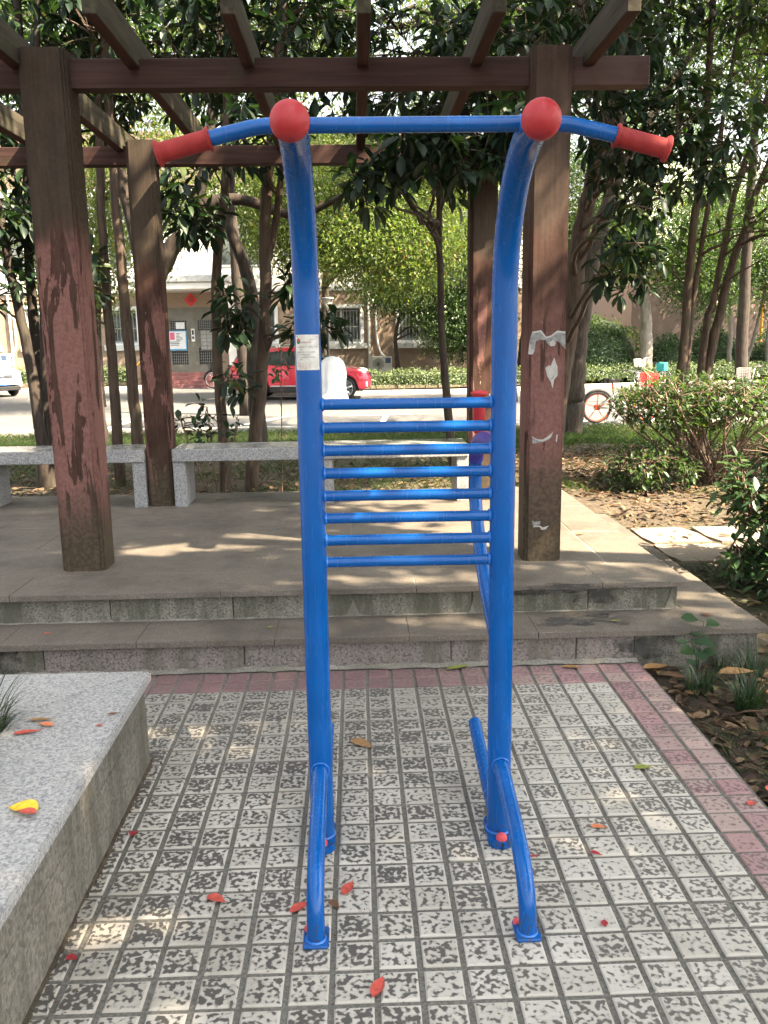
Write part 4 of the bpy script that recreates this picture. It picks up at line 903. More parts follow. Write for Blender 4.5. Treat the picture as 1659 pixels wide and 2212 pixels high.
def build_ac(x, z, label):
    root = empty('air_conditioner', label, 'air conditioner', (x, FY-.25, z)); y = -.16
    MB().bbox(-.42, .42, y, .16, .06, .66, .012).obj('casing', 'ac_cream', root)
    MB().lathe([(.24, y-.004), (.25, y-.012), (.23, y-.012), (.225, y-.003)], 28, (-.12, 0, .36), 'y').obj('fan_ring', 'ac_cream', root)
    MB().lathe([(.225, y-.0015), (.001, y-.0016)], 28, (-.12, 0, .36), 'y').obj('fan_opening', 'ac_dark', root)
    g = MB()
    for k in range(1, 7): g.torus((-.12, y-.008, .36), .036*k, .004, 24, 4)
    for k in range(8): a = PI*k/8; g.tube([(-.12-.23*math.cos(a), y-.009, .36-.23*math.sin(a)), (-.12+.23*math.cos(a), y-.009, .36+.23*math.sin(a))], .004, 4)
    g.obj('fan_guard', 'trim_black', root); MB().box(.16, .37, y-.004, y-.001, .40, .60).obj('label_panel', 'ac_label', root)
    for sx in (-.3, .3): MB().box(sx-.03, sx+.03, -.14, .14, -.02, .06).obj('foot', 'trim_black', root)
    MB().box(-.5, .75, -.25, .2, -.16, -.022).obj('plinth', 'kerb_stone', root); root.location.z = z
build_ac(.98, .18, 'cream air-conditioner box below the right barred window')
build_ac(-13.95, .5, 'cream air-conditioner box on the wall above the white car')
def build_side_house():
    root = empty('side_building', 'beige rendered building half hidden by trees at the right', 'building', (18, 37, RZ)); O = Vector((18, 37, RZ))
    def part(mb, nm, mt, parent=None): mb.v = [tuple(Vector(v)-O) for v in mb.v]; return mb.obj(nm, mt, parent or root)
    part(MB().box(11.6, 34, 37.0, 45, RZ-.1, 4.2), 'wall', 'wall_beige'); part(MB().box(11.3, 34.3, 36.8, 45, 4.2, 4.45), 'cornice', 'white_render'); part(MB().box(12.0, 34, 37.6, 45, 4.45, 8.5), 'upper_wall', 'white_render')
    for x in (19.5, 24): f = part(MB().bbox(x, x+1.5, 36.93, 36.995, 1.5, 3.0, .01), 'window', 'window_frame'); part(MB().box(x+.08, x+1.42, 36.91, 36.925, 1.58, 2.92), 'pane', 'window_glass', f)
    part(MB().tube([(17.0, 36.6, RZ), (17.0, 36.6, 3.6)], .06, 8), 'downpipe', 'rail_yellow')
build_side_house()
def build_lamp():
    root = empty('garden_lamp', 'short dark garden lamp with conical glass shade behind the red car', 'street lamp', (-.95, 30.0, -.14))
    MB().lathe([(.11, 0), (.11, .06), (.06, .10), (.05, .5), (.045, 2.55), (.06, 2.58), (.075, 2.64)], 14).obj('pole', 'lamp_metal', root, True)
    MB().lathe([(.075, 2.64), (.11, 2.72), (.225, 2.995)], 20).obj('shade', 'lamp_glass', root, True)
    MB().lathe([(.02, 3.045), (.15, 3.04), (.29, 3.005), (.285, 2.998), (.02, 3.0)], 20).obj('top_cap', 'grey_trim', root, True)
    for k in range(4): a = PI/4+k*PI/2; MB().tube([(.08*math.cos(a), .08*math.sin(a), 2.60), (.255*math.cos(a), .255*math.sin(a), 3.0)], .012, 5).obj('strut', 'lamp_metal', root)
build_lamp()

# ------------------------------------------------------------ vehicles
def build_car(name, label, loc, rz, paint, L, Wd, Ht, prof, wheels, wr, plate=None, suv=True):
    """prof: list of (x, z_lower, z_belt, z_top, half width, half roof width)"""
    root = empty(name, label, 'car', loc, rz); N = 96
    pr = np.array(prof); xs = np.linspace(pr[0, 0], pr[-1, 0], N); A = [np.interp(xs, pr[:, 0], pr[:, k]) for k in range(6)]
    for k in range(1, 6):
        a = A[k].copy(); a[1:-1] = (A[k][:-2]+2*A[k][1:-1]+A[k][2:])/4; A[k] = a
    ra = wr+.055; zb = A[1].copy()
    for wx in wheels:
        for i in range(N):
            d = abs(xs[i]-wx)
            if d < ra: zb[i] = max(zb[i], wr+math.sqrt(ra*ra-d*d))
    rows = []
    for i in range(N):
        x, zl, zt, zr, hw, hr = xs[i], zb[i], A[2][i], A[3][i], A[4][i], A[5][i]; up = max(0.0, zr-zt); zm = min(max(zl+.06, .55), zt-.08)
        zl = min(zl, zt-.14)
        hwr = hr if up > .15 else hw*.80+(hr-hw*.80)*max(0, up-.03)/.12 if up > .03 else hw*.80
        sec = [(hw*.93, zl), (hw*.985, zl+.03), (hw, max(zl+.05, zm)), (hw*.985, zt-.06), (hw*.955, zt)]
        sec += [(hw*.955*(1-t)+hwr*t, zt+(up-min(.07, up*.4))*t) for t in (.08, .90)] + [(hwr*.93, zr-min(.025, up*.2)), (hwr*.6, zr-.004+.004), (0, zr+.012)]
        rows.append([(x, -y, z) for y, z in sec]+[(x, y, z) for y, z in reversed(sec[:-1])])
    m = len(rows[0]); body = MB(); body.v = [p for r in rows for p in r]
    cabin = [A[3][i]-A[2][i] for i in range(N)]
    roof = max(A[3]); side = {5: 1, m-7: 1}
    gl = {}
    def glassy(i, j):
        up0, up1 = cabin[i], cabin[i+1]; x = (xs[i]+xs[i+1])/2
        slope = abs(A[3][i+1]-A[3][i])/(xs[i+1]-xs[i])
        if j in (5, m-7):
            if min(up0, up1) > .22:
                for w0, w1, nm in SW:
                    if w0 < x < w1: return nm+('_near' if j == 5 else '_far')
        if j in (6, 7, 8, m-8, m-9, m-10) and slope > .28 and min(A[3][i], A[3][i+1]) > A[2][i]+.05 and max(A[3][i], A[3][i+1]) < roof-.015:
            return 'windscreen' if x > 0 else 'rear_window'
        return None
    SW = [(-1.62, -1.02, 'quarter_window'), (-.94, .02, 'rear_side_window'), (.10, 1.08, 'front_side_window')]
    for i in range(N-1):
        for j in range(m-1):
            f = (i*m+j, (i+1)*m+j, (i+1)*m+j+1, i*m+j+1); g = glassy(i, j)
            if g: gl.setdefault(g, []).append(f)
            else: body.f.append(f)
    body.f += [tuple(range(m)), tuple(reversed(range((N-1)*m, N*m)))]
    o = body.obj('body', paint, root); smooth_by_angle(o, 38)
    for nm, fs in gl.items():
        q = MB(); q.v = body.v; q.f = fs; me = q.mesh(nm); bm = bmesh.new(); bm.from_mesh(me); bmesh.ops.delete(bm, geom=[v for v in bm.verts if not v.link_faces], context='VERTS'); bm.to_mesh(me); bm.free()
        link(nm.rsplit('_near', 1)[0].rsplit('_far', 1)[0], me, 'car_glass', root, smooth=True)
    hw = max(A[4])
    MB().box(xs[0]+.25, xs[-1]-.25, -hw*.80, hw*.80, .24, .75).obj('underbody', 'trim_black', root)
    if suv:
        for s in (-1, 1):
            MB().bbox(wheels[0]+ra+.02, wheels[1]-ra-.02, s*hw*.985-.02, s*hw*.985+.02, .24, .40, .012).obj('sill_cladding', 'trim_black', root); MB().bbox(wheels[0]+ra+.04, wheels[1]-ra-.04, s*(hw*.985+.012)-.012, s*(hw*.985+.012)+.012, .402, .44, .006).obj('sill_trim', 'sill_silver', root)
        MB().tube(catmull([(-1.45, -hw*.66, Ht+.02), (-1.2, -hw*.66, Ht+.05), (.2, -hw*.66, Ht+.06), (.45, -hw*.66, Ht+.0)], 4), .018, 6).obj('roof_rail', 'sill_silver', root); MB().tube(catmull([(-1.45, hw*.66, Ht+.02), (-1.2, hw*.66, Ht+.05), (.2, hw*.66, Ht+.06), (.45, hw*.66, Ht+.0)], 4), .018, 6).obj('roof_rail', 'sill_silver', root)
    for wx in wheels:
        for s in (-1, 1):
            y = s*(hw-.115)
            wl = MB().torus((0, 0, 0), wr-.062, .066, 32, 10, 'y', 1.5).obj('wheel', 'tyre', root, True, (wx, y, wr))
            rm = MB().lathe([(wr-.115, s*.02), (wr-.10, s*.085), (wr-.085, s*.09), (wr-.08, s*.02)], 28, (0, 0, 0), 'y')
            rm.lathe([(.075, s*.03), (.07, s*.085), (.02, s*.092), (.001, s*.092)], 14, (0, 0, 0), 'y')
            for k in range(5):
                a = 2*PI*k/5+.3; ca, sa = math.cos(a), math.sin(a); nx, nz = -sa, ca
                p = [(ca*.05+nx*.03*q, sa*.05+nz*.03*q) for q in (-1, 1)]+[(ca*(wr-.10)+nx*.045*q, sa*(wr-.10)+nz*.045*q) for q in (1, -1)]; rm.prism(p, s*.05, s*.085)
            rm.obj('rim', 'rim', wl, True); MB().lathe([(wr-.11, s*.015), (.001, s*.016)], 20, (0, 0, 0), 'y').obj('hub_shadow', 'trim_black', wl)
    # front end
    fx = xs[-1]
    for s in (-1, 1):
        hl = MB().sphere((fx-.34, s*(hw-.20), .80), .16, 16, 10, (1.35, .62, .55)); hl.obj('headlight', 'lamp_clear', root, True)
        MB().bbox(fx-.23, fx-.10, s*(hw-.24)-.11, s*(hw-.24)+.11, .36, .52, .02).obj('fog_lamp', 'lamp_clear', root)
        tl = MB().sphere((xs[0]+.20, s*(hw-.12), .94), .17, 14, 10, (.95, .5, .62)); tl.obj('tail_light', 'lamp_red', root, True)
        mr = MB().sphere((.93, s*(hw+.10), 1.06), .10, 12, 8, (.7, 1.0, .7)); mr.obj('mirror', paint, root, True)
        for hx in (-.62, .38): MB().tube([(hx, s*(hw+.012), .90), (hx+.05, s*(hw+.03), .90), (hx+.15, s*(hw+.03), .90), (hx+.2, s*(hw+.012), .90)], .014, 6).obj('door_handle', paint, root)
    MB().bbox(fx-.14, fx+.005, -.38, .38, .60, .76, .03).obj('grille', 'trim_black', root)
    g = MB()
    for k in range(3): g.bbox(fx-.02, fx+.014, -.36, .36, .625+.045*k, .645+.045*k, .006)
    g.obj('grille_bars', 'chrome', root)
    if plate:
        pl = MB().bbox(fx-.01, fx+.03, -.22, .22, .40, .54, .004).obj('number_plate', 'plate_blue', root)
        t = link('lettering', text_mesh(plate, .115, .001), 'print_white', pl); t.location = (fx+.033, 0, .47); t.rotation_euler[2] = PI/2
        MB().bbox(fx-.06, fx+.012, -.62, .62, .22, .36, .02).obj('lower_intake', 'trim_black', root)
        MB().sphere((fx+.012, 0, .70), .06, 12, 8, (.3, 1.6, .8)).obj('emblem', 'chrome', root, True)
    return root
wag = [(-2.10, .52, .80, .86, .70, .60), (-2.05, .42, .92, 1.00, .80, .62), (-1.92, .34, .97, 1.30, .85, .62), (-1.70, .28, 1.0, 1.46, .88, .60), (-1.2, .25, .99, 1.535, .895, .60), (-.2, .24, .97, 1.56, .90, .62), (.35, .24, .96, 1.51, .90, .60), (.85, .24, .95, 1.20, .895, .62), (1.18, .24, .95, .99, .89, .68), (1.6, .25, .90, .93, .87, .66), (1.92, .30, .80, .84, .80, .60), (2.06, .36, .68, .72, .68, .50), (2.11, .42, .60, .62, .58, .45)]
build_car('parked_car', 'red wagon car parked by the kerb beyond the road', (-1.66, 26.75, RZ), R(-2), 'car_red', 4.2, 1.8, 1.56, wag, (-1.28, 1.33), .33)
sed = [(x*1.02, a, b, c, d*.98, e) for x, a, b, c, d, e in wag]
build_car('parked_car', 'white car with blue number plate cut by the left photo edge', (-13.55, 31.2, RZ), R(-40), 'car_white', 4.3, 1.78, 1.5, sed, (-1.3, 1.36), .32, '沪A·DJ566', False)
def build_sheet():
    """white sheet hung over a low stand: folded skirt under a soft top"""
    mb = MB(); n, m = 56, 12; cx, cy = -.70, 25.55
    for j in range(m+1):
        t = j/m
        for i in range(n):
            a = 2*PI*i/n; k = 1+(.03+.13*t)*math.sin(a*7+1.6*math.sin(a*2)+t)+.06*t*math.sin(a*13+1+2*t)
            if t < .25: u = t/.25; rx, ry, z = .33*math.sin(u*PI/2)+.01, .26*math.sin(u*PI/2)+.01, 1.02+.26*math.cos(u*PI/2)
            else: u = (t-.25)/.75; rx, ry, z = .34+.05*u+.03*math.sin(u*7), .27+.12*u, 1.02-1.01*u
            mb.v.append((cx+rx*k*math.cos(a)-(2.4*max(0, t-.82) if math.cos(a) < -.2 else 0), cy+ry*k*math.sin(a), RZ+max(.006, z+.02*math.sin(a*5+t*4)*t)))
    mb.f = [(j*n+i, j*n+(i+1) % n, (j+1)*n+(i+1) % n, (j+1)*n+i) for j in range(m) for i in range(n)]+[tuple(range(n))]
    o = mb.obj('draped_sheet', 'cloth_white', smooth=True); tag(o, 'bright white sheet draped to the ground in front of the red car', 'sheet')
build_sheet()

def build_bike(name, label, loc, rz, frame, tyre_r=.31, basket=None, rim='rim', spokes='thin', fender=None, lean=0, rack=None, saddle='trim_black', group=None):
    root = empty(name, label, 'bicycle', loc, rz, group); root.rotation_euler[0] = lean; wb = 1.05; r = tyre_r
    for wx, nm in ((-wb/2, 'rear_wheel'), (wb/2, 'front_wheel')):
        wl = MB().torus((0, 0, 0), r-.022, .024, 36, 8).obj(nm, 'tyre', root, True, (wx, 0, r)); MB().torus((0, 0, 0), r-.046, .016, 36, 6, 'y', .9).obj('rim', rim, wl, True)
        sp = MB()
        if spokes == 'thick':
            for k in range(5):
                for q in (-.045, .045): a = 2*PI*k/5+.3; sp.tube([(math.cos(a+q*3)*.05, 0, math.sin(a+q*3)*.05), (math.cos(a+q)*(r-.05), 0, math.sin(a+q)*(r-.05))], .006, 5)
        else:
            for k in range(18): a = 2*PI*k/18; sp.tube([(math.cos(a+.25)*.025, .02*(-1)**k, math.sin(a+.25)*.025), (math.cos(a)*(r-.05), 0, math.sin(a)*(r-.05))], .0022, 4)
        sp.lathe([(.035 if spokes != 'thick' else .058, -.045), (.035 if spokes != 'thick' else .058, .045)], 14, axis='y'); sp.obj('spokes', rim if spokes == 'thick' else 'chrome', wl)
        if fender:
            pts = [((r+.022)*math.cos(R(a)), 0, (r+.022)*math.sin(R(a))) for a in range(*( (25, 190, 11) if wx < 0 else (0, 150, 11)))]; MB().tube(pts, .018, 6, True, 1.6).obj('mudguard', fender, wl, True)
    bb = (-.06, 0, .28); st = (-.20, 0, .62); hd = (.33, 0, .70); hb = (.36, 0, .60)
    MB().tube([(-wb/2, .055, r), (bb[0], .04, bb[2])], .012, 6).tube([(-wb/2, -.055, r), (bb[0], -.04, bb[2])], .012, 6).tube([bb, st], .019, 8).tube([bb, hb], .021, 8).tube([(-.15, 0, .50), (.345, 0, .655)], .019, 8).tube([(-wb/2, .05, r), (-.19, .02, .55)], .010, 6).tube([(-wb/2, -.05, r), (-.19, -.02, .55)], .010, 6).obj('frame', frame, root, True)
    MB().tube([hd, hb, (.42, .05, .48), (wb/2, .06, r)], .013, 6).tube([hb, (.42, -.05, .48), (wb/2, -.06, r)], .013, 6).obj('fork', frame, root, True)
    MB().tube([st, (-.235, 0, .80)], .018, 6).obj('seat_post', rim if spokes == 'thick' else 'chrome', root)
    sd_ = MB(); pf = [(-.14, .085), (-.10, .095), (-.02, .06), (.06, .025), (.13, .018), (.14, .0)]
    top = [(x, y, 0) for x, y in pf]+[(x, -y, 0) for x, y in reversed(pf[:-1])]; n = len(top)
    sd_.v = [(x*1.15-.235, y, .865+(.025 if x < -.08 else 0)) for x, y, z in top]+[(x*1.05-.235, y*.7, .795) for x, y, z in top]; sd_.f = [tuple(range(n)), tuple(reversed(range(n, 2*n)))]+[(i, (i+1) % n, n+(i+1) % n, n+i) for i in range(n)]
    sd_.obj('saddle', saddle, root)
    hbz = 1.0
    MB().tube([hd, (.30, 0, .96)], .013, 6).tube(catmull([(.12, -.27, hbz), (.22, -.24, hbz+.01), (.30, -.06, hbz), (.30, .06, hbz), (.22, .24, hbz+.01), (.12, .27, hbz)], 4), .011, 6).obj('handlebar', 'chrome', root, True)
    for s in (-1, 1): MB().tube([(.10, s*.275, hbz), (.20, s*.25, hbz+.008)], .017, 8).obj('handle_grip', 'trim_black', root)
    MB().tube([(bb[0], .05, bb[2]), (bb[0]+.10, .06, bb[2]-.13)], .010, 5).tube([(bb[0], -.05, bb[2]), (bb[0]-.10, -.06, bb[2]+.13)], .010, 5).lathe([(.085, -.05), (.085, -.043)], 18, (bb[0], 0, bb[2]), 'y').obj('crank', 'trim_black', root)
    for s, q in ((1, -.13), (-1, .13)): MB().box(bb[0]+s*.10-.045, bb[0]+s*.10+.045, s*.09-.035, s*.09+.035, bb[2]+q-.012, bb[2]+q+.012).obj('pedal', 'trim_black', root)
    if basket:
        g = MB(); y0, y1, x0, x1, z0, z1 = -.17, .17, .40, .66, .72, .97
        for t in np.linspace(0, 1, 8):
            k = .03*(1-t); z = z0+(z1-z0)*t
            g.tube([(x0, y0+k, z), (x1-k, y0+k, z), (x1-k, y1-k, z), (x0, y1-k, z), (x0, y0+k, z)], .005, 4, False)
        for t in np.linspace(0, 1, 9): y = y0+(y1-y0)*t; g.tube([(x0, y, z1), (x0, y*.85, z0), (x1-.03, y*.85, z0), (x1, y, z1)], .004, 4, False)
        for t in np.linspace(0, 1, 7):
            x = x0+(x1-x0)*t
            for s in (y0, y1): g.tube([(x, s, z1), (x, s*.85, z0)], .004, 4, False)
        g.obj('basket', basket, root)
    if rack: MB().bbox(-.62, -.28, -.09, .09, .60, .86, .01).obj('rear_box', rack, root); MB().tube([(-.28, 0, .60), (-.66, 0, .60)], .01, 5).tube([(-wb/2, .06, r), (-.52, .06, .60)], .008, 5).tube([(-wb/2, -.06, r), (-.52, -.06, .60)], .008, 5).obj('rear_rack', 'chrome', root)
    MB().tube([(-.18, .03, .30), (-.24, .16, .01)], .009, 5).obj('kickstand', 'chrome', root)
    return root
build_bike('shared_bicycle', 'shared bicycle with thick orange wheels standing by the big dark trunk', (5.28, 17.25, -.23), R(8), 'bike_silver', .315, 'fu_red', 'bike_orange', 'thick', 'trim_black', R(4))
build_bike('bicycle', 'green bicycle with wire basket and teal box beside the far hedge', (9.85, 28.9, RZ), R(118), 'bike_green', .32, 'basket_steel', 'rim', 'thin', None, R(-4), 'teal')
build_bike('bicycle', 'black bicycle with basket cut by the right photo edge', (9.35, 19.6, RZ), R(165), 'trim_black', .33, 'basket_steel', 'rim', 'thin', 'trim_black', R(4))
build_bike('bicycle', 'dark bicycle with black basket leaning beside the red entrance steps', (-5.0, 33.6, RZ), R(170), 'trim_black', .33, 'trim_black', 'rim', 'thin', 'trim_black', R(4))

# ------------------------------------------------------------ trees right behind the pergola
def up(pts, z, dx=0, dy=0): return pts+[(pts[-1][0]+dx, pts[-1][1]+dy, z)]
def build_trees():
    T = make_tree
    T('evergreen_tree', 'dark three-stemmed evergreen at the far left behind the bench', 'tree',
      [(up([(-2.80, 7.65, .05), (-2.75, 7.6, .61), (-2.80, 7.6, 1.4), (-2.88, 7.6, 2.01), (-2.94, 7.6, 2.6)], 4.6, -.3), .060, .03), (up([(-2.84, 7.9, .05), (-2.83, 7.9, .61), (-2.83, 7.9, 1.4), (-2.83, 7.9, 2.19), (-2.78, 7.9, 3.0)], 5.4, .1), .06, .03), (up([(-2.74, 7.7, .05), (-2.73, 7.7, .68), (-2.68, 7.7, 1.55), (-2.64, 7.7, 2.39), (-2.6, 7.7, 3.13)], 5.2, .2), .05, .025)],
      [((-3.1, 7.7, 4.4), (1.5, 1.1, 1.5), 14, 125), ((-3.15, 7.6, 2.55), (.65, .5, .95), 9, 105)], 'leaf_gloss', 'bark_dark', ST_BIG)
    T('evergreen_tree', 'slim straight evergreen, right-hand of the pair beside the rear left post', 'tree', [(up([(-1.95, 7.7, .05), (-1.95, 7.7, .58), (-1.96, 7.7, 1.23), (-1.98, 7.7, 2.01), (-1.99, 7.7, 2.76), (-1.99, 7.7, 3.48)], 5.4), .060, .03)],
      [((-1.95, 7.9, 4.3), (.8, .9, 1.1), 10, 90), ((-2.4, 8.4, 6.6), (2.2, 1.6, .9), 12, 110)], 'leaf_gloss', 'bark_brown', ST_BIG)
    T('evergreen_tree', 'slim straight evergreen, left-hand of the pair beside the rear left post', 'tree', [(up([(-2.16, 7.85, .05), (-2.15, 7.8, .57), (-2.15, 7.8, 1.23), (-2.15, 7.8, 1.86), (-2.14, 7.8, 2.7), (-2.1, 7.8, 3.5)], 5.2), .054, .03)],
      [((-2.35, 8.0, 4.2), (.7, .8, 1.0), 10, 70), ((-2.35, 7.7, 1.95), (.28, .25, .40), 4, 14)], 'leaf_gloss', 'bark_brown', ST_BIG)
    tag(MB().tube([(-2.28, 7.55, .05), (-2.26, 7.55, .35), (-2.24, 7.56, .62), (-2.25, 7.55, .70)], [.055, .048, .045, .03], 9).obj('tree_stump', 'bark_brown'), 'short broken brown stump behind the left bench', 'stump')
    T('evergreen_tree', 'thin knobbly evergreen stem with leaf sprigs in front of the entrance', 'tree', [(up([(-1.15, 7.4, .1), (-1.15, 7.4, .6), (-1.16, 7.4, 1.23), (-1.15, 7.4, 1.83), (-1.09, 7.4, 2.34), (-1.03, 7.4, 2.7), (-.99, 7.4, 3.22)], 5.0, .1), .050, .03)],
      [((-.98, 7.5, 4.2), (.8, .8, 1.0), 9, 70), ((-.98, 7.15, 1.72), (.20, .22, .28), 4, 10), ((-1.0, 7.1, 1.12), (.16, .15, .14), 2, 4), ((-1.25, 7.0, 2.55), (.35, .3, .35), 4, 20)], 'leaf_gloss', 'bark_brown', ST_BIG)
    T('evergreen_tree', 'thicker leaning evergreen trunk just left of the blue frame', 'tree', [(up([(-.95, 7.42, .1), (-.88, 7.4, .6), (-.80, 7.4, 1.22), (-.74, 7.4, 1.82), (-.72, 7.4, 2.41), (-.68, 7.4, 2.84), (-.57, 7.4, 3.56)], 5.4, .15), .064, .035), ([(-.74, 7.4, 2.0), (-.62, 7.42, 2.5), (-.55, 7.45, 3.1), (-.50, 7.5, 4.2)], .035, .02)],
      [((-.6, 7.6, 4.2), (1.0, .9, 1.0), 10, 105), ((.2, 8.3, 6.8), (1.8, 1.6, .9), 12, 110), ((-.50, 7.2, 1.95), (.15, .15, .22), 2, 6), ((-.30, 7.0, 1.55), (.26, .2, .13), 3, 10), ((-.7, 7.0, 3.0), (.45, .35, .35), 5, 24)], 'leaf_gloss', 'bark_brown', ST_BIG)
    T('evergreen_tree', 'big crooked dark tree whose limb arches right behind the rear left post', 'tree', [([(-2.15, 9.6, -.05), (-2.15, 9.5, 1.0), (-2.14, 9.5, 1.95), (-2.02, 9.5, 2.27), (-1.76, 9.5, 2.6), (-1.53, 9.5, 2.85), (-1.17, 9.5, 2.91), (-.6, 9.5, 2.75), (-.1, 9.3, 2.9)], .15, .03), ([(-1.7, 9.5, 2.65), (-1.5, 9.6, 3.4), (-1.3, 9.8, 5.0)], .08, .04), ([(-2.12, 9.5, 1.8), (-2.4, 9.7, 3.0), (-2.7, 9.9, 5.2)], .09, .04)],
      [((-1.3, 9.8, 5.0), (1.8, 1.4, 1.3), 14, 120)], 'leaf_mid', 'bark_dark', ST_MID)
    T('evergreen_tree', 'dark crooked trunk seen between the knobbly stem and the leaning trunk', 'tree', [([(-1.12, 9.9, -.05), (-1.15, 9.9, 1.16), (-1.14, 9.9, 1.84), (-1.22, 9.9, 2.31), (-1.34, 9.9, 2.7), (-1.3, 10, 3.6), (-1.1, 10, 5.5)], .10, .04)], [((-1.0, 10, 5.2), (1.5, 1.2, 1.2), 10, 80)], 'leaf_mid', 'bark_dark', ST_MID)
    T('evergreen_tree', 'young evergreen with a thin bare stem and a rosette of big glossy leaves', 'tree', [([(.90, 8.0, .1), (.84, 8.0, .75), (.79, 8.0, 1.34), (.76, 7.9, 1.83), (.72, 7.6, 2.40), (.68, 7.2, 2.75), (.66, 6.6, 2.95), (.62, 6.2, 2.85)], .044, .015), ([(.70, 7.4, 2.6), (.75, 7.4, 3.4), (.6, 7.5, 4.6)], .028, .015)],
      [((.66, 5.92, 2.62), (.55, .28, .26), 9, 34), ((.14, 6.0, 2.46), (.24, .2, .20), 5, 12), ((1.05, 5.95, 2.80), (.28, .25, .24), 4, 16), ((.5, 7.3, 3.5), (1.0, .6, .75), 8, 80), ((1.15, 6.6, 3.2), (.5, .4, .35), 5, 30)], 'leaf_gloss', 'bark_dark', ST_BIG, leaf_objects=290)
    T('evergreen_tree', 'peeling light-brown leaning trunk behind the right front post', 'tree', [(up([(2.14, 9.5, -.02), (2.16, 9.5, .34), (2.24, 9.5, 1.1), (2.33, 9.5, 1.79), (2.38, 9.5, 2.46), (2.49, 9.5, 2.93), (2.6, 9.5, 3.47), (2.79, 9.5, 4.14)], 5.5, .5), .125, .07)],
      [((2.55, 7.4, 3.05), (.75, .5, .62), 10, 75), ((2.6, 8.3, 4.3), (1.3, 1.0, .8), 10, 110), ((2.6, 8.8, 7.0), (2.0, 1.7, 1.0), 12, 130), ((1.55, 7.2, 3.75), (.9, .6, .45), 7, 60), ((2.25, 7.3, 2.2), (.35, .3, .5), 5, 26)], 'leaf_gloss', 'bark_brown', ST_BIG)
    T('camphor_tree', 'large furrowed dark trunk leaning right at the road edge', 'tree', [([(3.72, 15.0, -.3), (3.75, 15, .2), (3.75, 15.0, .58), (3.8, 15.0, 1.37), (3.88, 15.0, 2.14), (4.07, 15.0, 3.04), (4.28, 15.0, 3.78), (4.37, 15.0, 4.64), (4.35, 15.0, 6.04), (4.6, 15, 8.5)], .21, .09), ([(4.3, 15, 3.9), (4.9, 15.2, 4.9), (5.8, 15.5, 6.2), (7, 15.6, 7.2)], .11, .04)],
      [((.9, 14.2, 6.4), (2.2, 1.6, 1.4), 12, 130), ((4.0, 14.8, 7.6), (3.2, 2.4, 2.2), 20, 230), ((7.2, 15.5, 7.4), (2.0, 1.8, 1.4), 8, 80)], 'leaf_mid', 'bark_furrowed', ST_SPARSE)
    T('evergreen_tree', 'cluster of four slender stems fanning out at the right', 'tree',
      [(up([(3.42, 9.0, -.02), (3.37, 9.0, .96), (3.39, 9.0, 1.57), (3.42, 9.0, 2.51), (3.49, 9.0, 3.14), (3.49, 9.0, 3.78)], 5.6), .058, .03), (up([(3.48, 9.05, -.02), (3.42, 9.0, .96), (3.46, 9.0, 1.8), (3.53, 9.0, 2.51), (3.59, 9.0, 3.01)], 4.6, .2), .038, .02), (up([(3.60, 9.2, -.02), (3.65, 9.2, 1.04), (3.70, 9.2, 1.67), (3.74, 9.2, 1.77), (3.85, 9.2, 2.53), (3.95, 9.2, 3.04)], 5.0, .6), .05, .025), (up([(3.70, 9.2, -.02), (3.72, 9.2, 1.04), (3.83, 9.2, 1.72), (3.93, 9.2, 2.22), (4.04, 9.2, 2.53), (4.15, 9.2, 2.95)], 5.0, .9), .062, .03)],
      [((4.2, 8.9, 3.5), (1.2, .9, 1.2), 16, 115), ((3.6, 9.2, 4.7), (1.4, 1.2, 1.0), 12, 85), ((4.5, 8.6, 2.5), (.7, .6, .5), 6, 40), ((3.1, 9.0, 2.3), (.3, .25, .18), 3, 8)], 'leaf_mid', 'bark_brown', ST_MID)
    # background trees
    T('camphor_tree', 'sunlit yellow-green camphor tree hanging over the red car', 'tree', [([(-1.1, 31.2, -.2), (-1.05, 31.2, 2.2), (-1.0, 31, 3.6), (-.6, 30.5, 5.5), (0, 30, 8)], .17, .08), ([(-1.0, 31, 3.4), (.5, 28.5, 4.6), (1.6, 25.5, 5.0), (2.2, 23.5, 4.7)], .10, .03), ([(-.8, 30.8, 4.4), (-2.5, 29, 6.0), (-4, 27, 6.6)], .08, .03)],
      [((.9, 24.2, 4.1), (2.3, 1.6, 1.25), 20, 330), ((.2, 26, 6.2), (3.2, 2.4, 1.4), 16, 240), ((-1.6, 25.5, 4.4), (1.3, 1.2, 1.0), 8, 110), ((2.8, 25.5, 7.0), (2.6, 2.0, 1.5), 12, 130), ((-2.6, 26.5, 5.0), (1.4, 1.4, 1.1), 8, 60), ((-1.6, 32.3, 7.4), (3.6, 1.5, 1.4), 12, 200), ((2.8, 32.6, 7.0), (3.0, 1.5, 1.5), 10, 160)], 'leaf_bright', 'bark_dark', ST_FAR)
    T('osmanthus_tree', 'dense dark green tree standing before the right barred window', 'tree', [([(1.55, 32.6, -.2), (1.5, 32.5, .8), (1.45, 32.4, 1.6), (1.7, 32.3, 2.6), (2.2, 32.2, 4)], .10, .04), ([(4.5, 32.4, -.2), (4.4, 32.4, 1.0), (4.2, 32.3, 2.4), (4.0, 32.2, 4.2)], .08, .03), ([(4.55, 32.4, -.1), (4.9, 32.4, 1.2), (5.2, 32.3, 3.0)], .06, .03)],
      [((3.4, 32.2, 3.7), (2.5, 1.1, 1.7), 20, 420), ((4.0, 32.0, 1.9), (1.7, .8, 1.1), 12, 220), ((1.2, 32.2, 3.2), (1.0, .8, .6), 6, 80)], 'leaf_shrub', 'bark_dark', ST_FAR)
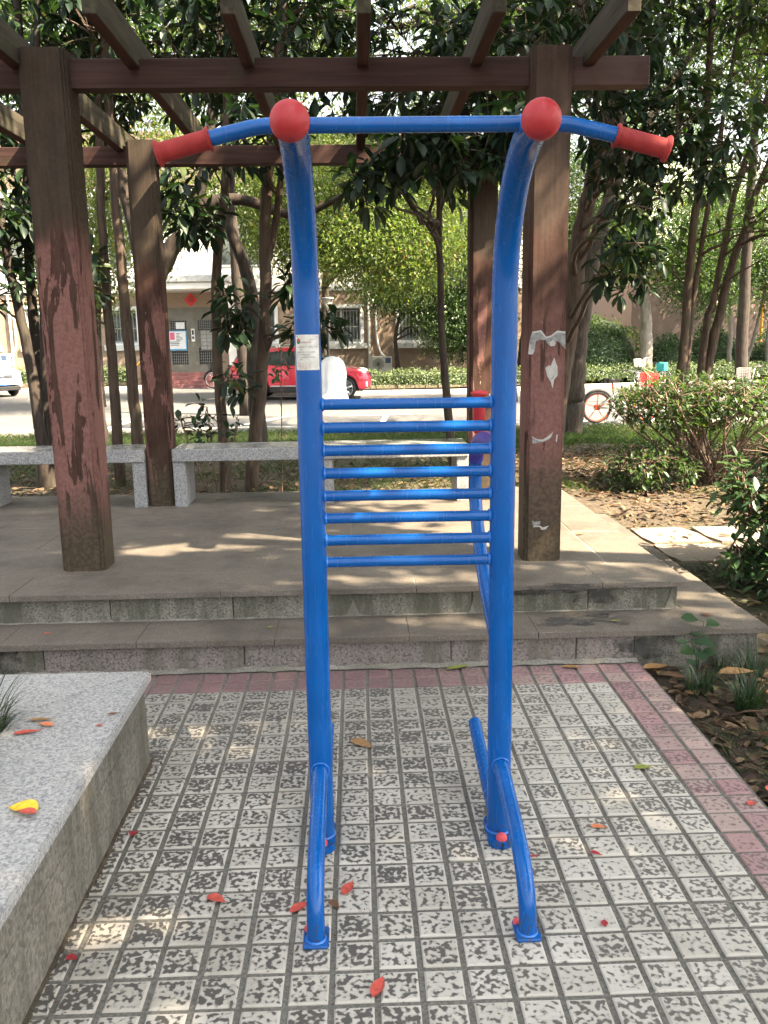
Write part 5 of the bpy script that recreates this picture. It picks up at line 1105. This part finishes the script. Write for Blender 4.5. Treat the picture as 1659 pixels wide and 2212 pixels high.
    T('camphor_tree', 'bright green tree glowing between the slim left trunks', 'tree', [([(-7.2, 24.5, -.3), (-7.1, 24.5, 2), (-6.9, 24.5, 4), (-6.6, 24.5, 7)], .18, .07)],
      [((-6.6, 23.5, 4.8), (2.4, 1.8, 1.6), 16, 170), ((-7.4, 24.0, 3.0), (1.4, 1.2, .9), 8, 70), ((-6.4, 24.5, 7.2), (2.6, 2, 1.5), 10, 110)], 'leaf_bright', 'bark_dark', ST_FAR)
    T('camphor_tree', 'tall pale-trunked tree behind the far right hedge', 'tree', [([(10.35, 31.0, -.2), (10.32, 31.0, .5), (10.27, 31, 1.9), (10.12, 31, 3.4), (9.99, 31, 4.9), (9.94, 31, 8)], .28, .12), ([(10.2, 31, 3.2), (9.2, 31, 4.6), (8.2, 31, 5.6)], .09, .03), ([(10.05, 31, 3.6), (11.2, 31, 4.9), (12.2, 31, 5.6)], .08, .03)],
      [((9.6, 30.8, 7.4), (3.6, 2.4, 2.4), 16, 200), ((12.6, 30.5, 5.4), (1.6, 1.3, 1.1), 7, 60), ((9.0, 30.6, 4.7), (2.3, 1.5, 1.1), 12, 150), ((11.7, 30.4, 3.9), (1.2, 1.1, .8), 7, 70)], 'leaf_mid', 'bark_pale', ST_FAR)
    T('camphor_tree', 'spreading light-green tree with oblique branches right of the dark trunk', 'tree', [([(6.2, 33.0, -.2), (6.3, 33, 1.6), (6.9, 32.6, 2.6), (8.4, 32, 3.8), (9.8, 31.5, 4.6)], .14, .04), ([(6.4, 33, 2.0), (7.2, 32.6, 3.6), (8, 32.2, 5.2)], .08, .03)],
      [((8.0, 31.6, 4.5), (2.3, 1.4, 1.3), 14, 150), ((6.9, 31.8, 6.4), (2.4, 1.6, 1.6), 10, 130)], 'leaf_bright', 'bark_dark', ST_FAR)
    T('osmanthus_tree', 'grey-green multi-stemmed tree before the beige wall at the right', 'tree', [([(13.8, 32, -.2), (13.73, 32, .6), (13.7, 32, 2.0), (13.4, 32, 3.1), (13.0, 32, 4.4)], .11, .05), ([(14.3, 32.2, -.2), (14.7, 32.2, 1.4), (15.0, 32.2, 3.2)], .09, .04), ([(15.4, 32.4, -.2), (15.3, 32.4, 1.6), (15.6, 32.4, 3.4)], .08, .04)],
      [((13.6, 31.6, 4.6), (2.2, 1.4, 1.5), 14, 170), ((15.6, 31.8, 4.2), (1.6, 1.2, 1.5), 9, 90), ((12.6, 31.3, 3.4), (1.8, 1.1, 1.2), 10, 170), ((16.4, 31.6, 3.2), (1.8, 1.1, 1.6), 9, 150), ((14.6, 35.0, 6.3), (3.2, 1.2, 1.5), 10, 150), ((18.6, 34.6, 6.0), (3.0, 1.4, 1.8), 10, 150)], 'leaf_shrub', 'bark_pale', ST_FAR)
    bgt = [((-4.6, 14.5, 6.6), (2.2, 1.8, 1.5), 'leafy tree over the verge above the left rafters', 'leaf_mid'), ((-3.6, 27.0, 6.0), (1.8, 1.6, 1.4), 'yellow-green tree above the far kerb left of the blue frame', 'leaf_bright'), ((7.0, 12.5, 6.0), (2.0, 1.8, 1.9), 'leafy tree above the fanning stems at the far right', 'leaf_mid'), ((-14.5, 23, 6.6), (3.2, 2.6, 2.6), 'tall tree filling the far upper left', 'leaf_mid'), ((-2.8, 20.5, 8.3), (2.8, 2.2, 2.1), 'tall airy tree above the pergola left of centre', 'leaf_bright'), ((4.0, 23.5, 10.0), (3.2, 2.6, 2.0), 'tall airy tree above the pergola right of centre', 'leaf_bright'), ((9.5, 21.5, 8.2), (2.6, 2.4, 2.2), 'tall tree in the upper right behind the fanning stems', 'leaf_mid'), ((-8.8, 19.5, 7.4), (2.2, 2.0, 1.9), 'broad tree in the upper left beyond the verge', 'leaf_mid')]
    for c, r, lab, lm in bgt:
        x, y, z = c; T('camphor_tree', lab, 'tree', [([(x+.2, y+.3, RZ-.1), (x+.1, y+.2, z*.35), (x, y, z*.7), (x, y, z+r[2]*.5)], .17, .06)], [(c, r, 18, int(32*r[0]*r[2]))], lm, 'bark_dark', ST_FAR)
    # trees standing beside and behind the viewer: their crowns shade the paving
    for i, (c, r, n, lab) in enumerate([((5.3, -.6, 6.4), (3.3, 2.4, 2.0), 900, 'shade tree right of the pavement outside the photo'), ((8.8, -4.2, 7.4), (3.0, 2.8, 2.6), 460, 'shade tree behind the viewer to the far right'), ((4.6, -4.2, 6.2), (2.6, 2.2, 1.9), 420, 'shade tree close behind the viewer on the right'), ((3.0, 2.6, 6.4), (2.5, 1.8, 1.2), 560, 'shade tree beside the platform beyond the right photo edge'), ((4.3, 6.0, 7.2), (2.3, 1.5, 1.2), 330, 'shade tree spreading high above the pergola roof'), ((7.2, 8.6, 7.8), (2.8, 2.4, 1.3), 480, 'shade tree spreading high above the twiggy shrub'), ((9.2, 12.4, 8.2), (2.6, 2.0, 1.4), 240, 'shade tree spreading high at the right of the verge'), ((9.6, 6.6, 6.6), (2.0, 1.8, 2.0), 150, 'shade tree beyond the right photo edge past the flagstone path')]):
        x, y, z = c; bx = x if x > 4.4 else x+3.4
        T('camphor_tree', lab, 'tree', [([(bx+.3, y, -.1), (bx+.2, y+.1, z*.35), ((x+bx)/2, y, z*.7), (x, y, z+r[2]*.4)], .20, .07)], [(c, r, 20, n)], 'leaf_mid', 'bark_brown', ST_SHADE)
build_trees()

# ------------------------------------------------------------ shrubs, hedges, small plants
def build_shrubs():
    def stems(cx, cy, z0, n, r, h, rad, spread=1.0, bend=.3):
        mb = []
        for k in range(n):
            a = random.uniform(0, 2*PI); b = random.uniform(.2, 1)*r; x, y = cx+.13*random.uniform(-1, 1), cy+.10*random.uniform(-1, 1); tx, ty = cx+b*math.cos(a)*spread, cy+b*math.sin(a)*.6; hh = h*random.uniform(.65, 1.05)
            mb.append(([(x, y, z0), (x*.6+tx*.4+random.uniform(-.08, .08), y*.6+ty*.4, z0+hh*.42), (x*.25+tx*.75, y*.25+ty*.75, z0+hh*.75), (tx, ty, z0+hh)], rad*random.uniform(.6, 1.1), rad*.35))
        return mb
    simple('hedge_core', (.03, .05, .02), .95, var=.5, scale=25)
    random.seed(3)
    make_tree('shrub', 'wide twiggy shrub with bare brown stems and a leafy top right of the platform', 'shrub', stems(3.10, 7.35, .08, 46, 1.25, .92, .014), [((2.86, 7.2, .92), (.78, .45, .25), 26, 480), ((3.9, 7.3, .95), (.75, .45, .26), 20, 110), ((2.42, 7.05, .40), (.42, .3, .22), 9, 170)], 'leaf_shrub', 'twig', dict(ST_SHRUB, L=.070))
    make_tree('shrub', 'glossy dark green bush at the right edge overhanging the flagstones', 'shrub', stems(2.62, 4.75, .0, 12, .5, .75, .012), [((2.55, 4.72, .62), (.55, .45, .36), 20, 420), ((2.25, 4.50, .24), (.32, .3, .2), 9, 90)], 'leaf_round', 'twig', dict(ST_SHRUB, L=.080, wr=.52))
    make_tree('sapling', 'low young evergreen with leaf rosettes rising behind the bench', 'shrub', [([(-1.15, 7.0, .12), (-1.17, 7.0, .5), (-1.2, 6.98, .95)], .010, .005), ([(-1.12, 7.0, .12), (-1.05, 7.0, .5), (-.95, 6.98, .85)], .010, .005), ([(-1.17, 7.0, .12), (-1.32, 7.0, .5), (-1.42, 6.98, .88)], .009, .005)], [((-1.18, 6.98, .86), (.33, .15, .16), 7, 13)], 'leaf_gloss', 'twig', dict(ST_BIG, L=.105, wr=.48, droop=.35, mul=1))
    make_tree('sapling', 'leggy sprig with a few bright leaves in front of the red car', 'shrub', [([(-.62, 6.85, .12), (-.60, 6.85, .8), (-.58, 6.83, 1.45)], .006, .003)], [((-.58, 6.82, 1.28), (.10, .08, .22), 4, 4)], 'weed_leaf', 'twig', dict(ST_SHRUB, L=.075))
    # rounded bushes behind the far hedge
    for i, (x, y, rx, rz_, lab) in enumerate([(8.6, 32.0, 1.45, 1.5, 'rounded clipped bush, left of the two behind the far hedge'), (11.6, 32.6, 1.3, 1.3, 'rounded clipped bush right of the pale trunk'), (13.7, 33.4, 1.5, 1.6, 'dense dark bush before the beige wall, left of two'), (16.6, 33.6, 1.8, 1.5, 'dense dark bush before the beige wall, right of two'), (9.6, 34.2, 1.7, 2.1, 'taller yellow-green bush behind the rounded bushes')]):
        root = empty('bush', lab, 'bush', (x, y, -.145)); n = 5200; d = unit(RNG.normal(size=(n, 3))); d[:, 2] = np.abs(d[:, 2])*1.0-.12
        k = 1+.10*np.sin(d[:, 0]*5+i)+.08*np.sin(d[:, 2]*7+d[:, 1]*4)+RNG.normal(0, .045, n); P = d*k[:, None]*np.array([rx, rx*.8, rz_*1.3])
        P[:, 2] = np.maximum(.03, P[:, 2]); N = d+RNG.normal(size=(n, 3))*.5; D = RNG.normal(size=(n, 3))+np.array([0, 0, .3])
        link('foliage', leaf_mesh('foliage', P, D, N, RNG.uniform(.08, .13, n), RNG.uniform(.05, .075, n), T_LOW), 'leaf_round' if i < 4 else 'leaf_mid', root, kind='stuff')
        MB().sphere((0, 0, 0), 1, 14, 9, (rx*.85, rx*.66, rz_*1.08)).obj('inner_twigs', 'hedge_core', root)
    # hedges
    def hedge(label, pts, wd, h, dens):
        root = empty('hedge', label, 'hedge', (*pts[0], -.145)); o = np.array((*pts[0], -.145)); P, D, N = [], [], []; tw = MB()
        for (a, b) in zip(pts[:-1], pts[1:]):
            a = np.array(a, float); b = np.array(b, float); L = np.linalg.norm(b-a); d = (b-a)/L; s = np.array([-d[1], d[0]]); n = int(L*dens)
            t = RNG.random(n)*L; q = RNG.random(n); face = q < .55
            u = np.where(face, RNG.normal(0, .05, n), RNG.random(n)*wd); z = np.where(face, h*(.12+.88*RNG.random(n)**.8), h+RNG.normal(0, .045, n)+.04*np.sin(t*4.1)+.03*np.sin(t*9.7))
            p = a[None]+d[None]*t[:, None]+s[None]*(u+.03*np.sin(t*5.3))[:, None]; P.append(np.column_stack([p, z])-np.array([o[0], o[1], 0]))
            nn = np.where(face[:, None], np.column_stack([-s[0]*np.ones(n), -s[1]*np.ones(n), .5*np.ones(n)]), np.array([0, 0, 1.]))+RNG.normal(size=(n, 3))*.6; N.append(nn); D.append(RNG.normal(size=(n, 3))+np.array([0, 0, .5]))
            for k in range(int(L*3)): t0 = random.random()*L; x, y = a+d*t0+s*wd*random.uniform(.1, .8); tw.tube([(x-o[0], y-o[1], 0), (x-o[0]+random.uniform(-.1, .1), y-o[1], h*.5), (x-o[0]+random.uniform(-.2, .2), y-o[1]-.05, h*.9)], [.012, .008, .004], 4, False)
            c = (a+b)/2; core = MB(); e0, e1 = a+s*.10, b+s*.10; f0, f1 = a+s*(wd-.08), b+s*(wd-.08); core.add([(*e0, .18), (*e1, .18), (*f1, .18), (*f0, .18), (*e0, h-.10), (*e1, h-.10), (*f1, h-.10), (*f0, h-.10)], [(0, 1, 5, 4), (1, 2, 6, 5), (2, 3, 7, 6), (3, 0, 4, 7), (4, 5, 6, 7), (3, 2, 1, 0)]); core.v = [(v[0]-o[0], v[1]-o[1], v[2]) for v in core.v]; core.obj('inner_twigs', 'hedge_core', root)
        P = np.concatenate(P); n = len(P)
        link('foliage', leaf_mesh('foliage', P, np.concatenate(D), np.concatenate(N), RNG.uniform(.05, .085, n), RNG.uniform(.035, .05, n), T_LOW), 'leaf_hedge', root, kind='stuff'); tw.obj('stems', 'twig', root, kind='stuff')
    hedge('long clipped pale-green hedge along the far kerb at centre and right', [(-.2, 28.35), (3.2, 28.4), (5.5, 29.2), (7.7, 30.0), (9.8, 30.6), (13.6, 31.0), (26, 31.9)], 1.0, .58, 560)
    hedge('short clipped hedge at the left between white car and entrance steps', [(-16, 33.75), (-8.6, 33.75)], .9, .72, 560)
    hedge('stub of hedge between the entrance steps and the red car', [(-4.4, 31.0), (-3.2, 29.2), (-.6, 28.4)], .8, .5, 420)
    # heart-leaved sapling and weeds beside the steps
    def weed(name, label, loc, nst, h, L, group=None, n=7, wr=.85):
        root = empty(name, label, 'plant', loc, 0, group); st = MB()
        me = []
        for v in range(3):
            q = leaf_mesh('leaf', np.zeros((1, 3)), np.array([[1., 0, 0]]), np.array([[0, 0, 1.]]), np.array([1.]), np.array([wr]), T_BIG, np.array([.2+.35*v])); q.materials.append(M['weed_leaf']); me.append(q)
        for s in range(nst):
            a = random.uniform(0, 6.28); tip = Vector((.10*math.cos(a)*h*3, .08*math.sin(a)*h*3, h*random.uniform(.7, 1))); st.tube([(0, 0, -.01), (tip.x*.3, tip.y*.3, tip.z*.5), tip], [.003, .0025, .0018], 5)
            for k in range(n):
                t = .35+.65*k/(n-1); p = Vector((tip.x*t*t, tip.y*t*t, tip.z*t)); b = k*2.4+a; sc = L*random.uniform(.6, 1.1)
                d = Vector((math.cos(b), math.sin(b), random.uniform(-.15, .35))).normalized(); nn = Vector((-.2*math.cos(b), -.2*math.sin(b)-.45, 1)); sd_ = d.cross(nn).normalized(); n2 = sd_.cross(d)
                lf = bpy.data.objects.new('leaf', random.choice(me)); COL.objects.link(lf); lf.parent = root; m = Matrix.Identity(4); q = p+d*L*.25
                st.tube([p, q], .0014, 4)
                for c in range(3): m[c][0] = d[c]*sc; m[c][1] = -sd_[c]*sc; m[c][2] = n2[c]*sc; m[c][3] = q[c]
                lf.matrix_local = m
        st.obj('stem', 'weed_leaf', root)
    random.seed(21)
    weed('weed', 'heart-leaved seedling growing against the lower step', (1.49, 3.60, -.02), 2, .24, .075)
    weed('weed', 'leafy weed at the outer corner of the lower step', (1.88, 3.62, -.02), 2, .22, .07, wr=.6)
    weed('weed', 'small pale weed beside the pink paving edge', (1.56, 2.96, -.03), 2, .10, .045, n=5)
    weed('weed', 'small weed near the right photo edge among dead leaves', (1.72, 3.12, -.03), 2, .10, .045, n=5)
    for i, (x, y, n, L, lab) in enumerate([(1.55, 3.22, 130, .21, 'dark grass tuft arching over the pink paving edge'), (1.72, 3.58, 60, .17, 'thin grass tuft at the foot of the lower step'), (1.85, 3.15, 110, .20, 'grass tuft by the right photo edge beyond the pink tiles'), (1.62, 2.75, 70, .14, 'short grass tuft at the lower right among red leaves'), (1.42, 3.40, 90, .17, 'small dark grass tuft between the seedling and the pink tiles'), (1.98, 3.45, 120, .2, 'broad grass tuft below the outer corner of the lower step'), (1.80, 2.86, 110, .18, 'low grass tuft at the right edge beside the small weed'), (2.15, 4.1, 120, .2, 'grass tuft beside the lower tread near the dark bush'), (1.63, 3.69, 40, .12, 'tiny grass tuft against the step plinth')]):
        blade_tuft('grass_tuft', lab, 'grass', (x, y, gz(x, y)), n, L, .0055, .05, 'grass_dark', .95)
build_shrubs()

def build_ground_cover():
    def field(n, x0, x1, y0, y1, rej):
        x = RNG.uniform(x0, x1, n); y = RNG.uniform(y0, y1, n); k = np.array([rej(a, b) for a, b in zip(x, y)]); x, y = x[k], y[k]
        return x, y, np.array([gz(a, b) for a, b in zip(x, y)])
    def inside_platform(x, y): return (y < 3.72 and x < 1.27) or (3.66 < y < 6.74 and x < 1.86) or (4.9 < y < 6.0 and 1.9 < x < 5.6 and RNG.random() > .06)
    # grass verge
    def grass(name, label, n, x0, x1, y0, y1, rej, L, wd, mat):
        x, y, z = field(n, x0, x1, y0, y1, rej); n = len(x); a = RNG.random(n)*6.28; b = RNG.uniform(.15, .9, n)
        D = np.column_stack([np.cos(a)*b, np.sin(a)*b, np.ones(n)]); N = np.column_stack([-np.sin(a), np.cos(a), .2*np.ones(n)])
        V, T, k = leaf_geo(np.column_stack([x, y, z-.005]), D, N, L*RNG.uniform(.5, 1.15, n), wd, T_BLADE); tip = V.reshape(n, 5, 3); dr = np.column_stack([np.cos(a), np.sin(a), -.9*np.ones(n)]); tip[:, 4] += dr*(L*.3); tip[:, 2:4] += (dr*(L*.05))[:, None]
        o = link(name, np_mesh(name, tip.reshape(-1, 3), T, np.repeat(RNG.random(n), k)), mat); tag(o, label, 'grass', kind='stuff')
    def patch(x, y): return math.sin(x*1.3+1)+math.sin(y*1.1+x*.7)+.6*math.sin(x*3.1-y*2.3)
    grass('verge_grass', 'lush green strap grass along the near side of the road', 52000, -11, 10, 9.2, 17.42, lambda x, y: RNG.random() < sstep(8.9, 11.0, y)*(.25 if (x > 2.2 and y < 11) else 1), .17, .013, 'grass')
    grass('bed_grass', 'scattered grass blades in the leafy soil behind the bench', 16000, -5.5, 5, 6.75, 10.5, lambda x, y: (not inside_platform(x, y)) and RNG.random() < (.16+.5*(patch(x, y) > .5)), .16, .008, 'grass')
    grass('bed_weeds', 'sparse grass blades among dead leaves right of the paving', 5200, 1.3, 3.2, 2.2, 4.9, lambda x, y: (not inside_platform(x, y)) and patch(x*2, y*2) > .15, .12, .0045, 'grass_dark')
    # leaf litter
    def litter(name, label, n, x0, x1, y0, y1, L, rej):
        x, y, z = field(n, x0, x1, y0, y1, rej); n = len(x); a = RNG.random(n)*6.28; tl = RNG.normal(size=(n, 3))*.28
        D = np.column_stack([np.cos(a), np.sin(a), RNG.normal(0, .18, n)]); N = tl+np.array([0, 0, 1.]); s = L*RNG.uniform(.5, 1.2, n)
        me = leaf_mesh(name, np.column_stack([x, y, z+RNG.uniform(.004, .03, n)]), D, N, s, s*RNG.uniform(.32, .55, n), T_MID); tag(link(name, me, 'litter'), label, 'leaves', kind='stuff')
    litter('leaf_litter', 'brown dead leaves covering the bed right of paving and platform', 6500, 1.27, 5.2, 2.0, 10.5, .085, lambda x, y: not inside_platform(x, y))
    litter('leaf_litter', 'brown dead leaves on the soil behind the benches', 4200, -6, 2.4, 6.72, 9.8, .085, lambda x, y: RNG.random() < 1-sstep(8.2, 9.8, y))
    litter('leaf_litter', 'fine dead leaves under the shrub and stems at the right', 2600, 1.9, 4.6, 5.0, 9.6, .06, lambda x, y: not inside_platform(x, y))
    litter('leaf_litter', 'dead leaves scattered thickly beside the pink paving edge', 1500, 1.268, 2.6, 2.1, 3.72, .075, lambda x, y: not inside_platform(x, y))
    tw = MB()
    for k in range(160):
        x, y = (random.uniform(1.9, 4.4), random.uniform(3.4, 9)) if k % 2 else (random.uniform(-4, 1.5), random.uniform(6.8, 9))
        if inside_platform(x, y): continue
        a = random.uniform(0, 6.28); L = random.uniform(.08, .35); z = gz(x, y)+.02; tw.tube([(x, y, z), (x+L*.5*math.cos(a)+.01, y+L*.5*math.sin(a), z+.025), (x+L*math.cos(a+.2), y+L*math.sin(a+.2), z+.005)], [.004, .003, .002], 4)
    tag(tw.obj('fallen_twigs', 'twig'), 'thin fallen twigs scattered on the soil', 'twigs', kind='stuff')
build_ground_cover()

# ------------------------------------------------------------ single fallen leaves
def fallen(label, x, y, z, L, wr, ang, mat, curl=.25, tilt=0, cat='leaf'):
    curl *= .45; L *= 1.02; wr *= 1.18
    n = 9; mb = MB(); cu = lambda t: curl*L*(.25-(t-.5)**2)*-1+curl*L*.25
    for i in range(n):
        t = i/(n-1); wd = wr*L*.5*(math.sin(PI*min(1, t**.8)))**.8 if 0 < t < 1 else .0008
        for s in (-1, 0, 1): mb.v.append((L*(t-.5), wd*s, .0025+cu(t)*.6+abs(s)*wd*.35*(1 if curl > 0 else .3)))
    mb.f = [q for i in range(n-1) for q in ((3*i, 3*i+3, 3*i+4, 3*i+1), (3*i+1, 3*i+4, 3*i+5, 3*i+2))]
    mb.tube([(L*.48, 0, .004+cu(1)*.6), (L*.62, .01*L, .005+cu(1)*.6)], [.0011, .0007], 4)
    o = mb.obj('fallen_leaf', mat, smooth=True, loc=(x, y, z)); o.rotation_euler = (tilt, 0, ang); return tag(o, label, cat)
def build_fallen():
    zc = .341
    L = [('large yellow leaf lying on the planter coping', -.833, 1.957, zc, .075, .62, 2.95, 'leaf_yellow', .12), ('red leaf lying across the yellow leaf on the coping', -.812, 1.925, zc+.009, .048, .48, 2.9, 'leaf_red', .2),
         ('long curled red-orange leaf on the coping, lowest of three', -.985, 2.385, zc, .075, .26, .28, 'leaf_red', .3), ('orange-red leaf, middle of three on the coping', -.945, 2.435, zc, .052, .42, 2.7, 'leaf_orange', .3), ('tan-orange leaf, uppermost of three on the coping', -.975, 2.47, zc, .072, .24, .1, 'leaf_tan', .25), ('small bright red leaf fragment on the coping', -.783, 2.42, zc, .018, .6, .6, 'leaf_red', .1), ('small dark brown curled leaf near the coping edge', -.735-.03, 2.50, zc, .036, .3, .1, 'leaf_brown', .4),
         ('red-orange leaf on the paving left of the blue frame', -.402, 2.068, 0, .058, .45, -.5, 'leaf_red', .25), ('red leaf with stalk just left of the left front foot', -.178, 2.022, 0, .06, .40, .75, 'leaf_red', .25), ('red leaf between the two front feet', -.052, 2.095, 0, .062, .40, 1.15, 'leaf_red', .2), ('dark curled leaf behind the left front foot', -.088, 2.03, 0, .04, .5, -.9, 'leaf_brown', .4), ('red leaf at the bottom of the paving below the frame', .02, 1.728, 0, .066, .38, 1.2, 'leaf_red', .2),
         ('tan leaf on the paving between the posts', -.012, 2.945, 0, .10, .42, -.75, 'leaf_tan', .3), ('orange-red leaf on the paving right of the right post', .70, 2.355, 0, .045, .42, -.2, 'leaf_orange', .2), ('dark red leaf right of the right front leg', .655, 2.22, 0, .034, .42, -.6, 'leaf_darkred', .2), ('thin dark red leaf in a joint by the right leg', .475, 2.215, 0, .026, .35, .1, 'leaf_darkred', .1), ('small dark red leaf right of the right front foot', .595, 1.92, 0, .025, .6, 1.3, 'leaf_darkred', .2),
         ('lime-yellow leaf on the right part of the paving', .95, 2.71, 0, .065, .42, .15, 'leaf_lime', .2), ('tan-green leaf by the pink tiles at the step', .935, 3.64, 0, .085, .35, -.15, 'leaf_tan', .25), ('red leaf on the pink tiles at the right photo edge', 1.215, 2.46, 0, .03, .7, .5, 'leaf_red', .2), ('small dark red leaf at the foot of the planter wall', -.70, 2.395, 0, .028, .75, .8, 'leaf_darkred', .2), ('dark red leaf on the paving near the lower left', -.715, 1.86, 0, .030, .6, -.4, 'leaf_darkred', .2),
         ('green-yellow fleck on the lower tread near the left', -.42, 3.83, .158, .03, .5, .3, 'leaf_lime', .2), ('small red fleck on the lower tread at far left', -1.44, 3.82, .158, .03, .4, .2, 'leaf_red', .2), ('long dark green leaf at the foot of the step by the right post', .425, 3.66, .004, .11, .25, .35, 'leaf_lime', .3), ('yellow-green leaf on the sooty lower tread', 1.17, 3.79, .162, .04, .4, .1, 'leaf_lime', .2), ('brown curled leaf on the lower tread near the right end', 1.62, 3.86, .158, .05, .5, 1.9, 'leaf_brown', .5), ('pale leaf on the platform right of the post', 1.30, 4.95, .309, .05, .5, .3, 'leaf_tan', .3), ('pale tan leaf by the rear bench leg', -1.04, 6.35, .309, .07, .5, .8, 'leaf_tan', .4),
         ('large red leaf at the lower right edge of the bed', 1.44, 2.58, -.012, .09, .45, -.7, 'leaf_red', .3), ('pink-red leaf on the soil by the pink paving edge', 1.33, 2.56, -.012, .06, .6, 1.2, 'leaf_red', .3), ('big tan leaf lying against the step plinth', 1.62, 3.5, .01, .16, .4, .1, 'leaf_tan', .35), ('orange-tan leaf on the soil amid grass', 1.70, 3.3, .0, .09, .5, .3, 'leaf_orange', .3), ('curled ochre leaf at the paving corner by the step', 1.30, 3.6, .005, .12, .4, .2, 'leaf_tan', .4), ('brown leaf beside the ochre leaf at the paving corner', 1.36, 3.5, .0, .09, .45, -.5, 'leaf_brown', .4), ('yellow-green leaf standing in the grass at right', 1.72, 3.22, .03, .07, .5, .9, 'leaf_lime', .3)]
    for a in L: fallen(*a)
    mb = MB(); n = 60
    for i in range(n+1):
        y = 1.2+1.68*i/n; wd = .004+.008*random.random()+.006*abs(math.sin(y*3.1)); mb.v += [(-.757, y, .005+.004*random.random()), (-.757+wd*.5, y, .006+.003*random.random()), (-.757+wd, y, -.004)]
    mb.f = [q for i in range(n) for q in ((3*i, 3*i+3, 3*i+4, 3*i+1), (3*i+1, 3*i+4, 3*i+5, 3*i+2))]
    tag(mb.obj('soil_drift', 'soil', smooth=True), 'line of dark soil washed against the planter foot', 'soil', kind='stuff')
    # crumbs of litter caught in joints and at the planter foot
    n = 700; x = RNG.uniform(-.74, 1.25, n); y = RNG.uniform(1.5, 3.65, n); k = RNG.random(n) < .45
    x = np.where(k, TX+np.round((x-TX)/PX)*PX+RNG.normal(0, .003, n), x); h = RNG.random(n) < .3; x = np.where(h, -.748+RNG.exponential(.012, n), x)
    a = RNG.random(n)*6.28; s = RNG.uniform(.004, .012, n)
    me = leaf_mesh('debris', np.column_stack([x, y, RNG.uniform(.001, .004, n)]), np.column_stack([np.cos(a), np.sin(a), .1*np.ones(n)]), RNG.normal(size=(n, 3))*.3+np.array([0, 0, 1.]), s, s*.5, T_LOW); tag(link('paving_debris', me, 'litter'), 'tiny dry leaf crumbs caught in the paving joints', 'debris', kind='stuff')
build_fallen()
for o in list(bpy.data.objects):
    if o.type == 'MESH' and o.parent is None and 'label' not in o and o.get('kind') != 'structure': print('NOLABEL', o.name)
